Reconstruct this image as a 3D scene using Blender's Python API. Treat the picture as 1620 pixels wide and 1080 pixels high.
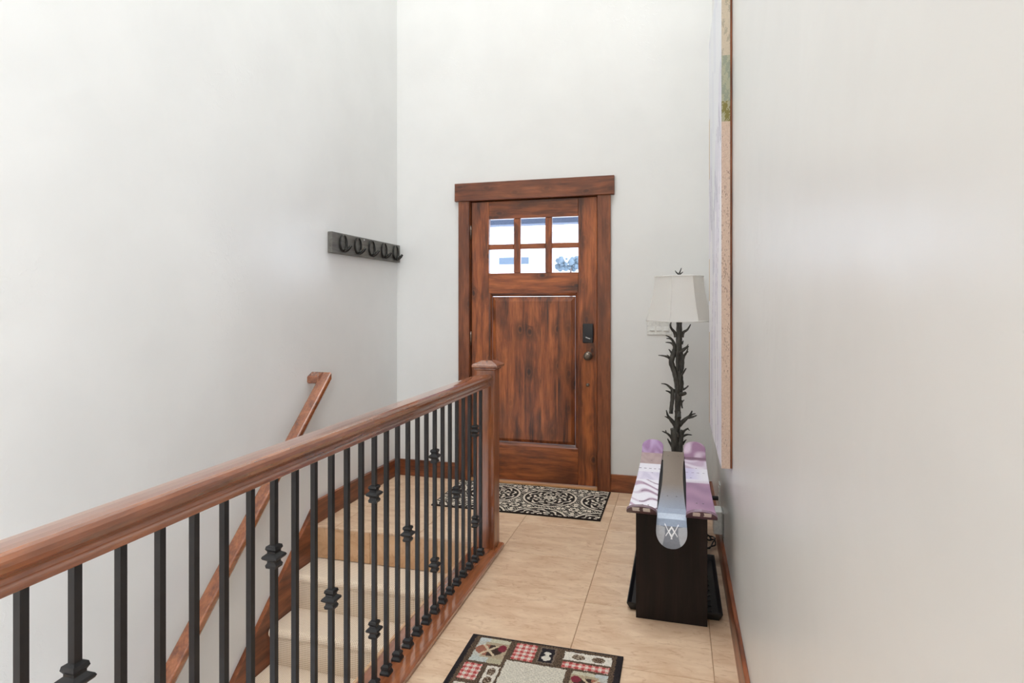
import bpy, bmesh, math, random
from mathutils import Vector, Matrix

random.seed(7)
for o in list(bpy.data.objects):
    bpy.data.objects.remove(o)
scene = bpy.context.scene
COL = scene.collection

# ------------------------------------------------------------------ camera, world, lights, exposure
cam_d = bpy.data.cameras.new('camera')
cam_d.sensor_width = 36.0
cam_d.lens = 955.0 / 1620.0 * 36.0
cam_d.shift_y = -(540 - 481.6) / 1620.0
cam_d.clip_start = 0.02
cam = bpy.data.objects.new('camera', cam_d)
cam.location = (0, 0, 1.29)
cam.rotation_euler = (math.radians(90), 0, math.radians(15.41))
COL.objects.link(cam)
scene.camera = cam

scene.view_settings.view_transform = 'Standard'
scene.view_settings.look = 'None'
scene.view_settings.gamma = 1.0
scene.view_settings.use_curve_mapping = False
scene.view_settings.exposure = -0.02

world = bpy.data.worlds.new('world')
scene.world = world
world.use_nodes = True
bg = world.node_tree.nodes['Background']
bg.inputs[0].default_value = (0.80, 0.89, 1.0, 1)      # even winter overcast
bg.inputs[1].default_value = 7.0


def area_light(name, loc, aim, sx, sy, power, color):
    d = bpy.data.lights.new(name, 'AREA')
    d.shape = 'RECTANGLE'
    d.size, d.size_y = sx, sy
    d.energy = power
    d.color = color
    o = bpy.data.objects.new(name, d)
    o.location = loc
    o.rotation_euler = (Vector(aim) - Vector(loc)).to_track_quat('-Z', 'Y').to_euler()
    COL.objects.link(o)
    return o


# unseen area lights added to brighten the hall, one behind the camera, one overhead
area_light('fill_light_rear', (2.75, -4.85, 2.6), (2.75, 0, 2.3), 3.0, 3.6, 395, (0.89, 0.95, 1.0))
area_light('fill_light_overhead', (-0.75, 1.9, 7.4), (-0.75, 1.9, 0), 1.65, 2.5, 185, (0.90, 0.955, 1.0))


# ------------------------------------------------------------------ helpers
def lin(c):
    return c / 12.92 if c <= 0.04045 else ((c + 0.055) / 1.055) ** 2.4


def rgb(r, g, b):
    return (lin(r / 255), lin(g / 255), lin(b / 255), 1.0)


WORLD_ORG = {}


def empty(name, loc):
    o = bpy.data.objects.new(name, None)
    o.empty_display_size = 0.1
    o.location = loc
    COL.objects.link(o)
    WORLD_ORG[o] = Vector(loc)
    return o


def tag(o, label, cat, group=None, kind=None):
    if label:
        o['label'] = label
    if cat:
        o['category'] = cat
    if group:
        o['group'] = group
    if kind:
        o['kind'] = kind
    return o


def place(name, mesh, mat, parent, org):
    o = bpy.data.objects.new(name, mesh)
    COL.objects.link(o)
    org = Vector(org)
    if parent is not None:
        o.parent = parent
        o.location = org - WORLD_ORG[parent]
    else:
        o.location = org
    WORLD_ORG[o] = org
    if mat is not None and not mesh.materials:
        mesh.materials.append(mat)
    return o


class MB:
    """collects world-space geometry, then links it as ONE mesh object"""

    def __init__(self):
        self.v, self.f, self.smooth = [], [], []

    def add(self, verts, faces, smooth=False):
        n = len(self.v)
        self.v += [Vector(p) for p in verts]
        for fc in faces:
            self.f.append([i + n for i in fc])
            self.smooth.append(smooth)
        return self

    def box(self, x0, x1, y0, y1, z0, z1):
        return self.add([(x0, y0, z0), (x1, y0, z0), (x1, y1, z0), (x0, y1, z0), (x0, y0, z1), (x1, y0, z1), (x1, y1, z1), (x0, y1, z1)],
                        [(0, 3, 2, 1), (4, 5, 6, 7), (0, 1, 5, 4), (1, 2, 6, 5), (2, 3, 7, 6), (3, 0, 4, 7)])

    def prism(self, pts, axis, a, b, smooth=False):
        """pts: closed 2D outline; axis 0: pts=(y,z), 1: pts=(x,z), 2: pts=(x,y)"""
        def P(p, t):
            return {0: (t, p[0], p[1]), 1: (p[0], t, p[1]), 2: (p[0], p[1], t)}[axis]
        n = len(pts)
        vs = [P(p, a) for p in pts] + [P(p, b) for p in pts]
        base = len(self.v)
        self.add(vs, [(i, (i + 1) % n, n + (i + 1) % n, n + i) for i in range(n)], smooth)
        self.v  # caps stay flat
        self.f.append([base + i for i in range(n)][::-1]); self.smooth.append(False)
        self.f.append([base + n + i for i in range(n)]); self.smooth.append(False)
        return self

    def tube(self, path, radii, seg=10, cap=True, squash=None):
        path = [Vector(p) for p in path]
        if not isinstance(radii, (list, tuple)):
            radii = [radii] * len(path)
        rings = []
        up = None
        n0 = len(self.v)
        for i, p in enumerate(path):
            if i == 0:
                t = path[1] - p
            elif i == len(path) - 1:
                t = p - path[i - 1]
            else:
                t = (path[i + 1] - p).normalized() + (p - path[i - 1]).normalized()
            t.normalize()
            if up is None:
                up = t.orthogonal().normalized()
            else:
                up = (up - t * up.dot(t))
                up = up.normalized() if up.length > 1e-6 else t.orthogonal().normalized()
            w = t.cross(up)
            for k in range(seg):
                a = 2 * math.pi * k / seg
                self.v.append(p + (up * math.cos(a) + w * math.sin(a)) * radii[i])
        m = len(path)
        for i in range(m - 1):
            for k in range(seg):
                self.f.append([n0 + i * seg + k, n0 + i * seg + (k + 1) % seg, n0 + (i + 1) * seg + (k + 1) % seg, n0 + (i + 1) * seg + k])
                self.smooth.append(True)
        if cap:
            self.f.append([n0 + k for k in range(seg)][::-1]); self.smooth.append(False)
            self.f.append([n0 + (m - 1) * seg + k for k in range(seg)]); self.smooth.append(False)
        return self

    def lathe(self, prof, center, seg=24, axis=2, smooth=True, phase=0.0):
        """prof: (radius, height along axis)"""
        n0 = len(self.v)
        c = Vector(center)
        for r, hgt in prof:
            for k in range(seg):
                a = 2 * math.pi * k / seg + phase
                q = (r * math.cos(a), r * math.sin(a))
                if axis == 2:
                    d = Vector((q[0], q[1], hgt))
                elif axis == 1:
                    d = Vector((q[0], hgt, q[1]))
                else:
                    d = Vector((hgt, q[0], q[1]))
                self.v.append(c + d)
        for i in range(len(prof) - 1):
            for k in range(seg):
                self.f.append([n0 + i * seg + k, n0 + i * seg + (k + 1) % seg, n0 + (i + 1) * seg + (k + 1) % seg, n0 + (i + 1) * seg + k])
                self.smooth.append(smooth)
        self.f.append([n0 + k for k in range(seg)][::-1]); self.smooth.append(False)
        m = len(prof) - 1
        self.f.append([n0 + m * seg + k for k in range(seg)]); self.smooth.append(False)
        return self

    def mesh(self, name, org=(0, 0, 0)):
        org = Vector(org)
        me = bpy.data.meshes.new(name)
        me.from_pydata([tuple(p - org) for p in self.v], [], self.f)
        for p, s in zip(me.polygons, self.smooth):
            p.use_smooth = s
        bm = bmesh.new(); bm.from_mesh(me)
        bmesh.ops.recalc_face_normals(bm, faces=bm.faces)
        bm.to_mesh(me); bm.free()
        return me

    def build(self, name, mat, parent=None, bevel=0.0, org=None, bseg=2):
        if org is None:
            lo = [min(p[i] for p in self.v) for i in range(3)]
            hi = [max(p[i] for p in self.v) for i in range(3)]
            org = ((lo[0] + hi[0]) / 2, (lo[1] + hi[1]) / 2, lo[2] if parent is None else (lo[2] + hi[2]) / 2)
        o = place(name, self.mesh(name, org), mat, parent, org)
        if bevel:
            b = o.modifiers.new('bevel', 'BEVEL')
            b.width = bevel; b.segments = bseg; b.limit_method = 'ANGLE'; b.angle_limit = math.radians(40)
            b.harden_normals = False
        return o


def box(name, mat, parent, x0, x1, y0, y1, z0, z1, bevel=0.0):
    return MB().box(x0, x1, y0, y1, z0, z1).build(name, mat, parent, bevel)


# ------------------------------------------------------------------ materials
def new_mat(name):
    m = bpy.data.materials.new(name)
    m.use_nodes = True
    nt = m.node_tree
    b = nt.nodes['Principled BSDF']
    return m, nt, b


def N(nt, t, **kw):
    n = nt.nodes.new(t)
    for k, v in kw.items():
        if k in n.inputs:
            n.inputs[k].default_value = v
        else:
            setattr(n, k, v)
    return n


def ramp(nt, fac, stops, interp='LINEAR'):
    r = nt.nodes.new('ShaderNodeValToRGB')
    r.color_ramp.interpolation = interp
    el = r.color_ramp.elements
    while len(el) > 1:
        el.remove(el[-1])
    el[0].position, el[0].color = stops[0]
    for p, c in stops[1:]:
        e = el.new(p); e.color = c
    nt.links.new(fac, r.inputs[0])
    return r.outputs[0]


def mix(nt, fac, a, b, mode='MIX'):
    n = nt.nodes.new('ShaderNodeMix')
    n.data_type = 'RGBA'; n.blend_type = mode
    for sock, val in ((n.inputs[0], fac), (n.inputs[6], a), (n.inputs[7], b)):
        if hasattr(val, 'is_linked'):
            nt.links.new(val, sock)
        else:
            sock.default_value = val
    return n.outputs[2]


def math_n(nt, op, a, b=None, clamp=False):
    n = nt.nodes.new('ShaderNodeMath'); n.operation = op; n.use_clamp = clamp
    for i, val in enumerate((a, b)):
        if val is None:
            continue
        if hasattr(val, 'is_linked'):
            nt.links.new(val, n.inputs[i])
        else:
            n.inputs[i].default_value = val
    return n.outputs[0]


def coords(nt, scale=(1, 1, 1), rnd=True):
    tc = nt.nodes.new('ShaderNodeTexCoord')
    mp = nt.nodes.new('ShaderNodeMapping')
    mp.inputs['Scale'].default_value = scale
    src = tc.outputs['Object']
    rv = None
    if rnd:
        oi = nt.nodes.new('ShaderNodeObjectInfo')
        rv = oi.outputs['Random']
        mu = nt.nodes.new('ShaderNodeVectorMath'); mu.operation = 'MULTIPLY_ADD'
        cb = nt.nodes.new('ShaderNodeCombineXYZ')
        for i in range(3):
            nt.links.new(rv, cb.inputs[i])
        nt.links.new(cb.outputs[0], mu.inputs[0])
        mu.inputs[1].default_value = (37.1, 23.7, 51.3)
        nt.links.new(src, mu.inputs[2])
        src = mu.outputs[0]
    nt.links.new(src, mp.inputs[0])
    return mp.outputs[0], rv, src


def bump(nt, b, height, strength, dist=0.002):
    bp = nt.nodes.new('ShaderNodeBump')
    bp.inputs['Strength'].default_value = strength
    bp.inputs['Distance'].default_value = dist
    nt.links.new(height, bp.inputs['Height'])
    nt.links.new(bp.outputs[0], b.inputs['Normal'])


def wood(name, axis, dark, mid, light, rough=0.32, knots=1.0, coat=0.0, blotch=1.0, spec=0.5, flat=None):
    m, nt, b = new_mat(name)
    st = [1.0, 1.0, 1.0]; st[axis] = 0.09
    vec, rv, raw = coords(nt, st)
    st2 = [1.0, 1.0, 1.0]; st2[axis] = 0.30
    mp2 = nt.nodes.new('ShaderNodeMapping'); mp2.inputs['Scale'].default_value = st2
    nt.links.new(raw, mp2.inputs[0])
    # warp
    nw = N(nt, 'ShaderNodeTexNoise', Scale=5.0, Detail=2.0)
    nt.links.new(mp2.outputs[0], nw.inputs['Vector'])
    wadd = nt.nodes.new('ShaderNodeVectorMath'); wadd.operation = 'MULTIPLY_ADD'
    nt.links.new(nw.outputs['Color'], wadd.inputs[0]); wadd.inputs[1].default_value = (0.05, 0.05, 0.05)
    nt.links.new(vec, wadd.inputs[2])
    g1 = N(nt, 'ShaderNodeTexNoise', Scale=22.0, Detail=5.0, Roughness=0.65)
    nt.links.new(wadd.outputs[0], g1.inputs['Vector'])
    g2 = N(nt, 'ShaderNodeTexNoise', Scale=120.0, Detail=3.0, Roughness=0.6)
    nt.links.new(wadd.outputs[0], g2.inputs['Vector'])
    base = ramp(nt, g1.outputs['Fac'], [(0.30, dark), (0.45, mid), (0.64, light)])
    fine = ramp(nt, g2.outputs['Fac'], [(0.35, (0.72, 0.70, 0.68, 1)), (0.62, (1.06, 1.05, 1.04, 1))])
    col = mix(nt, 0.75, base, fine, 'MULTIPLY')
    # stain blotches
    nb = N(nt, 'ShaderNodeTexNoise', Scale=6.5, Detail=3.0, Roughness=0.6, Distortion=0.6)
    nt.links.new(mp2.outputs[0], nb.inputs['Vector'])
    bl = ramp(nt, nb.outputs['Fac'], [(0.50, (0, 0, 0, 1)), (0.66, (1, 1, 1, 1))])
    col = mix(nt, math_n(nt, 'MULTIPLY', bl, 0.62 * blotch), col, dark)
    # knots: a dark heart inside a soft swirl, scattered over the visible face
    if knots > 0:
        wk = nt.nodes.new('ShaderNodeVectorMath'); wk.operation = 'MULTIPLY_ADD'
        nt.links.new(nw.outputs['Color'], wk.inputs[0]); wk.inputs[1].default_value = (0.07, 0.07, 0.07)
        nt.links.new(raw, wk.inputs[2])
        sp = nt.nodes.new('ShaderNodeSeparateXYZ'); nt.links.new(wk.outputs[0], sp.inputs[0])
        keep = [i for i in range(3) if i != (flat if flat is not None else (axis + 1) % 3)]
        cb = nt.nodes.new('ShaderNodeCombineXYZ')
        for k, i in enumerate(keep):
            nt.links.new(math_n(nt, 'MULTIPLY', sp.outputs[i], 0.6 if i == axis else 1.0), cb.inputs[k])
        vo = N(nt, 'ShaderNodeTexVoronoi', voronoi_dimensions='2D')
        vo.inputs['Scale'].default_value = 7.5
        nt.links.new(cb.outputs[0], vo.inputs['Vector'])
        sc = nt.nodes.new('ShaderNodeSeparateColor'); nt.links.new(vo.outputs['Color'], sc.inputs[0])
        pick = ramp(nt, sc.outputs[0], [(0.25, (0, 0, 0, 1)), (0.8, (1, 1, 1, 1))])
        kn = ramp(nt, vo.outputs['Distance'], [(0.04, (1, 1, 1, 1)), (0.09, (0.75, 0.75, 0.75, 1)), (0.12, (0.35, 0.35, 0.35, 1)), (0.17, (0.62, 0.62, 0.62, 1)), (0.42, (0, 0, 0, 1))])
        kf = math_n(nt, 'MULTIPLY', math_n(nt, 'MULTIPLY', kn, pick), 0.92 * knots)
        col = mix(nt, kf, col, tuple(c * 0.5 for c in dark[:3]) + (1,))
    # board to board tone
    tone = ramp(nt, rv, [(0.0, (0.80, 0.79, 0.78, 1)), (1.0, (1.14, 1.13, 1.12, 1))])
    col = mix(nt, 1.0, col, tone, 'MULTIPLY')
    nt.links.new(col, b.inputs['Base Color'])
    b.inputs['Roughness'].default_value = rough
    b.inputs['Coat Weight'].default_value = coat
    b.inputs['Coat Roughness'].default_value = 0.10
    b.inputs['Coat IOR'].default_value = 1.75
    b.inputs['Specular IOR Level'].default_value = spec
    bump(nt, b, g2.outputs['Fac'], 0.12, 0.0006)
    return m


ALD = rgb(58, 30, 20), rgb(136, 72, 37), rgb(176, 100, 52)
alder_x = wood('alder_grain_x', 0, *ALD, flat=1)
alder_y = wood('alder_grain_y', 1, *ALD)
alder_z = wood('alder_grain_z', 2, *ALD, flat=1)
CAS = rgb(74, 39, 26), rgb(130, 72, 43), rgb(158, 93, 57)
casing_x = wood('casing_grain_x', 0, *CAS, knots=0.8, blotch=0.7, flat=1)
casing_y = wood('casing_grain_y', 1, *CAS, knots=0.5, blotch=0.6, flat=0)
casing_z = wood('casing_grain_z', 2, *CAS, knots=0.8, blotch=0.7, flat=1)
RAI = rgb(106, 58, 34), rgb(144, 81, 46), rgb(168, 101, 60)
rail_y = wood('rail_grain_y', 1, *RAI, rough=0.26, knots=0.1, blotch=0.45, coat=1.0)
rail_z = wood('rail_grain_z', 2, *RAI, rough=0.28, knots=0.35, blotch=0.6, coat=0.5)
espresso = wood('espresso_wood', 2, rgb(20, 15, 14), rgb(28, 20, 18), rgb(36, 26, 23), rough=0.5, knots=0.0, blotch=0.3, spec=0.25)
threshold_mat = wood('oak_threshold', 0, rgb(150, 98, 58), rgb(190, 136, 88), rgb(206, 156, 108), knots=0.1, blotch=0.2)


def plain(name, col, rough=0.5, metal=0.0, spec=0.5):
    m, nt, b = new_mat(name)
    vec, rv, raw = coords(nt, (1, 1, 1))
    n = N(nt, 'ShaderNodeTexNoise', Scale=60.0, Detail=3.0)
    nt.links.new(vec, n.inputs['Vector'])
    c0 = tuple(c * 0.88 for c in col[:3]) + (1,)
    c1 = tuple(min(1, c * 1.10) for c in col[:3]) + (1,)
    nt.links.new(ramp(nt, n.outputs['Fac'], [(0.3, c0), (0.7, c1)]), b.inputs['Base Color'])
    b.inputs['Roughness'].default_value = rough
    b.inputs['Metallic'].default_value = metal
    b.inputs['Specular IOR Level'].default_value = spec
    return m


def plaster(name, col, rough, strength):
    m, nt, b = new_mat(name)
    vec, rv, raw = coords(nt, (1, 1, 1), rnd=False)
    n = N(nt, 'ShaderNodeTexNoise', Scale=2.2, Detail=4.0, Roughness=0.55)
    nt.links.new(vec, n.inputs['Vector'])
    c0 = tuple(c * 0.975 for c in col[:3]) + (1,)
    c1 = tuple(min(1, c * 1.02) for c in col[:3]) + (1,)
    nt.links.new(ramp(nt, n.outputs['Fac'], [(0.35, c0), (0.65, c1)]), b.inputs['Base Color'])
    b.inputs['Roughness'].default_value = rough
    b.inputs['Specular IOR Level'].default_value = 0.7
    # hand trowelled: broad soft waves and a few sharp trowel ridges
    n2 = N(nt, 'ShaderNodeTexNoise', Scale=3.5, Detail=2.0, Roughness=0.5, Distortion=0.8)
    nt.links.new(vec, n2.inputs['Vector'])
    mask = N(nt, 'ShaderNodeTexNoise', Scale=2.1, Detail=1.0)
    nt.links.new(vec, mask.inputs['Vector'])
    mk = ramp(nt, mask.outputs['Fac'], [(0.58, (0, 0, 0, 1)), (0.66, (1, 1, 1, 1))])
    n3 = N(nt, 'ShaderNodeTexNoise', Scale=28.0, Detail=4.0, Roughness=0.6, Distortion=1.2)
    nt.links.new(vec, n3.inputs['Vector'])
    rid = ramp(nt, n3.outputs['Fac'], [(0.56, (0, 0, 0, 1)), (0.63, (1, 1, 1, 1)), (0.67, (0.2, 0.2, 0.2, 1))])
    hgt = math_n(nt, 'ADD', math_n(nt, 'MULTIPLY', n2.outputs['Fac'], 2.2), math_n(nt, 'MULTIPLY', math_n(nt, 'MULTIPLY', rid, mk), 0.35))
    bump(nt, b, hgt, strength, 0.004)
    return m


wall_mat = plaster('hand_trowelled_plaster', rgb(226, 225, 222), 0.33, 0.4)
ceiling_mat = plaster('ceiling_plaster', rgb(232, 230, 226), 0.8, 0.3)


def travertine(name, base_lo, base_hi, vein):
    m, nt, b = new_mat(name)
    vec, rv, raw = coords(nt, (1.0, 2.6, 1.0))
    n1 = N(nt, 'ShaderNodeTexNoise', Scale=4.5, Detail=6.0, Roughness=0.62, Distortion=0.9)
    nt.links.new(vec, n1.inputs['Vector'])
    n2 = N(nt, 'ShaderNodeTexNoise', Scale=14.0, Detail=5.0, Roughness=0.6, Distortion=1.6)
    nt.links.new(vec, n2.inputs['Vector'])
    c = ramp(nt, n1.outputs['Fac'], [(0.30, base_lo), (0.68, base_hi)])
    v = ramp(nt, n2.outputs['Fac'], [(0.34, (1, 1, 1, 1)), (0.46, (0, 0, 0, 1)), (1.0, (0, 0, 0, 1))])
    c = mix(nt, math_n(nt, 'MULTIPLY', v, 0.55), c, vein)
    v2 = ramp(nt, n2.outputs['Fac'], [(0.62, (0, 0, 0, 1)), (0.74, (1, 1, 1, 1))])
    c = mix(nt, math_n(nt, 'MULTIPLY', v2, 0.45), c, rgb(234, 210, 184))
    tone = ramp(nt, rv, [(0.0, (0.95, 0.945, 0.94, 1)), (1.0, (1.04, 1.04, 1.045, 1))])
    c = mix(nt, 1.0, c, tone, 'MULTIPLY')
    nt.links.new(c, b.inputs['Base Color'])
    b.inputs['Roughness'].default_value = 0.30
    bump(nt, b, n2.outputs['Fac'], 0.05, 0.001)
    return m


tile_mat = travertine('travertine_tile', rgb(202, 166, 134), rgb(228, 200, 170), rgb(184, 142, 110))
riser_tile_mat = travertine('travertine_riser', rgb(196, 152, 112), rgb(216, 178, 140), rgb(176, 132, 94))
grout_mat = plain('grout', rgb(170, 136, 106), 0.9)


def carpet_material():
    m, nt, b = new_mat('looped_berber_carpet')
    vec, rv, raw = coords(nt, (1, 1, 1), rnd=False)
    # loops in diagonal rows: x across, y+z runs down tread and riser
    sp = nt.nodes.new('ShaderNodeSeparateXYZ'); nt.links.new(vec, sp.inputs[0])
    run = math_n(nt, 'ADD', sp.outputs[1], sp.outputs[2])
    K = 2 * math.pi / 0.019
    p = math_n(nt, 'SINE', math_n(nt, 'MULTIPLY', math_n(nt, 'ADD', sp.outputs[0], run), K))
    q = math_n(nt, 'SINE', math_n(nt, 'MULTIPLY', math_n(nt, 'SUBTRACT', sp.outputs[0], run), K))
    h = math_n(nt, 'ADD', math_n(nt, 'MULTIPLY', math_n(nt, 'MULTIPLY', p, q), 0.5), 0.5)
    nf = N(nt, 'ShaderNodeTexNoise', Scale=300.0, Detail=2.0)
    nt.links.new(vec, nf.inputs['Vector'])
    h = math_n(nt, 'ADD', math_n(nt, 'MULTIPLY', h, 0.8), math_n(nt, 'MULTIPLY', nf.outputs['Fac'], 0.25))
    c = ramp(nt, h, [(0.15, rgb(150, 120, 88)), (0.36, rgb(214, 190, 162)), (0.80, rgb(242, 225, 204))])
    nt.links.new(c, b.inputs['Base Color'])
    b.inputs['Roughness'].default_value = 0.95
    b.inputs['Specular IOR Level'].default_value = 0.1
    b.inputs['Sheen Weight'].default_value = 0.35
    b.inputs['Sheen Roughness'].default_value = 0.6
    bump(nt, b, h, 0.35, 0.004)
    return m


carpet_mat = carpet_material()
iron_mat = plain('black_wrought_iron', rgb(37, 36, 37), 0.36, 0.3)
bronze_mat = plain('oil_rubbed_bronze', rgb(112, 100, 90), 0.30, 0.85)
black_plastic = plain('black_plastic', rgb(28, 28, 30), 0.45)
lock_gloss = plain('black_gloss_cover', rgb(24, 27, 33), 0.22)
rack_wood = wood('charcoal_stained_wood', 1, rgb(66, 64, 60), rgb(92, 90, 85), rgb(112, 110, 104), rough=0.5, knots=0.2, blotch=0.3)
rack_iron = plain('forged_grey_iron', rgb(44, 43, 41), 0.25, 0.7)
white_plastic = plain('white_plastic', rgb(226, 225, 220), 0.35)
silver_mat = plain('silver_metal', rgb(190, 190, 192), 0.3, 0.9)


def antler_material():
    m, nt, b = new_mat('dark_antler_resin')
    vec, rv, raw = coords(nt, (1, 1, 0.18))
    n = N(nt, 'ShaderNodeTexNoise', Scale=90.0, Detail=4.0, Roughness=0.65)
    nt.links.new(vec, n.inputs['Vector'])
    nt.links.new(ramp(nt, n.outputs['Fac'], [(0.32, rgb(30, 29, 26)), (0.55, rgb(66, 64, 58)), (0.75, rgb(104, 101, 92))]), b.inputs['Base Color'])
    b.inputs['Roughness'].default_value = 0.5
    bump(nt, b, n.outputs['Fac'], 0.5, 0.003)
    return m


antler_mat = antler_material()


def shade_material():
    m, nt, b = new_mat('ivory_silk_shade')
    vec, rv, raw = coords(nt, (1, 1, 1), rnd=False)
    w = N(nt, 'ShaderNodeTexNoise', Scale=240.0, Detail=2.0)
    nt.links.new(vec, w.inputs['Vector'])
    nt.links.new(ramp(nt, w.outputs['Fac'], [(0.3, rgb(248, 247, 244)), (0.7, rgb(254, 253, 251))]), b.inputs['Base Color'])
    b.inputs['Roughness'].default_value = 0.85
    tr = nt.nodes.new('ShaderNodeBsdfTranslucent'); tr.inputs[0].default_value = rgb(252, 250, 247)
    mx = nt.nodes.new('ShaderNodeMixShader'); mx.inputs[0].default_value = 0.62
    nt.links.new(b.outputs[0], mx.inputs[1]); nt.links.new(tr.outputs[0], mx.inputs[2])
    nt.links.new(mx.outputs[0], nt.nodes['Material Output'].inputs[0])
    return m


shade_mat = shade_material()


def glass_material():
    m, nt, b = new_mat('door_glass')
    gl = nt.nodes.new('ShaderNodeBsdfGlossy'); gl.inputs['Roughness'].default_value = 0.02
    tr = nt.nodes.new('ShaderNodeBsdfTransparent'); tr.inputs[0].default_value = (0.95, 0.97, 1.0, 1)
    fr = nt.nodes.new('ShaderNodeFresnel'); fr.inputs[0].default_value = 1.3
    mx = nt.nodes.new('ShaderNodeMixShader')
    nt.links.new(fr.outputs[0], mx.inputs[0]); nt.links.new(tr.outputs[0], mx.inputs[1]); nt.links.new(gl.outputs[0], mx.inputs[2])
    nt.links.new(mx.outputs[0], nt.nodes['Material Output'].inputs[0])
    return m


glass_mat = glass_material()


def printed(name, rough=0.4, coat=0.0, fibre=0.0):
    """flat print held in the mesh's colour attribute"""
    m, nt, b = new_mat(name)
    a = nt.nodes.new('ShaderNodeAttribute'); a.attribute_name = 'print'
    vec, rv, raw = coords(nt, (1, 1, 1), rnd=False)
    n = N(nt, 'ShaderNodeTexNoise', Scale=420.0 if fibre else 160.0, Detail=2.0)
    nt.links.new(vec, n.inputs['Vector'])
    k = 0.80 if fibre else 0.95
    t = ramp(nt, n.outputs['Fac'], [(0.3, (k, k, k, 1)), (0.7, (1.06, 1.06, 1.06, 1))])
    nt.links.new(mix(nt, 1.0, a.outputs['Color'], t, 'MULTIPLY'), b.inputs['Base Color'])
    b.inputs['Roughness'].default_value = rough
    b.inputs['Coat Weight'].default_value = coat
    if fibre:
        b.inputs['Specular IOR Level'].default_value = 0.15
        bump(nt, b, n.outputs['Fac'], fibre, 0.004)
    return m


mat_print = printed('woven_mat_print', 0.9, fibre=0.25)
rug_print = printed('woven_rug_print', 0.95, fibre=0.9)
ski_print = printed('ski_topsheet_print', 0.42, 0.15)
canvas_print = printed('canvas_print', 0.5)


def paint(me, fn, corner=False):
    """fn(polygon centre in mesh space, polygon) -> linear rgba, stored per face corner"""
    at = me.color_attributes.new('print', 'FLOAT_COLOR', 'CORNER')
    buf = [0.0] * (len(me.loops) * 4)
    for p in me.polygons:
        c = fn(p.center, p)
        for li in p.loop_indices:
            buf[li * 4:li * 4 + 4] = c
    at.data.foreach_set('color', buf)


# ------------------------------------------------------------------ room shell
XL, XR, YF, YB = -2.065, 0.215, 4.20, -5.0
ZC, ZL = 6.4, -2.6
YEND = -0.9          # where the hall's right wall ends and the great room opens
YL = 3.105           # edge of the landing (top riser)
STAIR_XR = -1.07     # right side of the stair well
FLOOR_T = 0.012      # tile thickness

wl = box('wall_left', wall_mat, None, XL - 0.14, XL, YB, YF + 0.16, ZL, ZC)
tag(wl, 'tall white plaster wall on the left beside the stairs', 'wall', kind='structure')

# far wall with the door opening
DX0, DX1, DZ1 = -1.492, -0.526, 2.062
wf = MB()
wf.box(XL, DX0, YF, YF + 0.16, ZL, ZC).box(DX1, XR, YF, YF + 0.16, ZL, ZC).box(DX0, DX1, YF, YF + 0.16, DZ1, ZC).box(DX0, DX1, YF, YF + 0.16, ZL, -FLOOR_T)
tag(wf.build('wall_far', wall_mat), 'white plaster end wall around the front door', 'wall', kind='structure')

wr = MB().box(XR, XR + 0.14, YEND, YF + 0.16, ZL, ZC)
tag(wr.build('wall_right', wall_mat), 'white trowelled plaster wall close by on the right', 'wall', kind='structure')
tag(box('wall_return', wall_mat, None, XR + 0.14, 4.4, YEND, YEND + 0.14, 0, ZC), 'white wall turning the corner behind the photographer', 'wall', kind='structure')
tag(box('wall_side', wall_mat, None, 4.4, 4.54, YB, YEND + 0.14, 0, ZC), 'white side wall of the great room behind the photographer', 'wall', kind='structure')
wb = MB()  # unseen wall; its opening is added for the rear fill light
wb.box(XL, 1.2, YB - 0.14, YB, ZL, ZC).box(4.3, 4.54, YB - 0.14, YB, ZL, ZC).box(1.2, 4.3, YB - 0.14, YB, ZL, 0.7).box(1.2, 4.3, YB - 0.14, YB, 4.5, ZC)
tag(wb.build('wall_back', wall_mat), 'white wall with an opening added for the fill light behind the photographer', 'wall', kind='structure')
cl = MB()   # with an added opening and capped shaft that narrow the overhead fill light
cl.box(XL - 0.14, -1.6, YB - 0.14, YF + 0.16, ZC, ZC + 0.12).box(0.1, 4.54, YB - 0.14, YF + 0.16, ZC, ZC + 0.12).box(-1.6, 0.1, YB - 0.14, 0.45, ZC, ZC + 0.12).box(-1.6, 0.1, 3.15, YF + 0.16, ZC, ZC + 0.12)
cl.box(-1.68, -1.6, 0.37, 3.23, ZC + 0.12, 7.5).box(0.1, 0.18, 0.37, 3.23, ZC + 0.12, 7.5).box(-1.6, 0.1, 0.37, 0.45, ZC + 0.12, 7.5).box(-1.6, 0.1, 3.15, 3.23, ZC + 0.12, 7.5)
cl.box(-1.68, 0.18, 0.37, 3.23, 7.5, 7.6)
tag(cl.build('ceiling', ceiling_mat), 'high white ceiling over the entry hall', 'ceiling', kind='structure')

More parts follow.
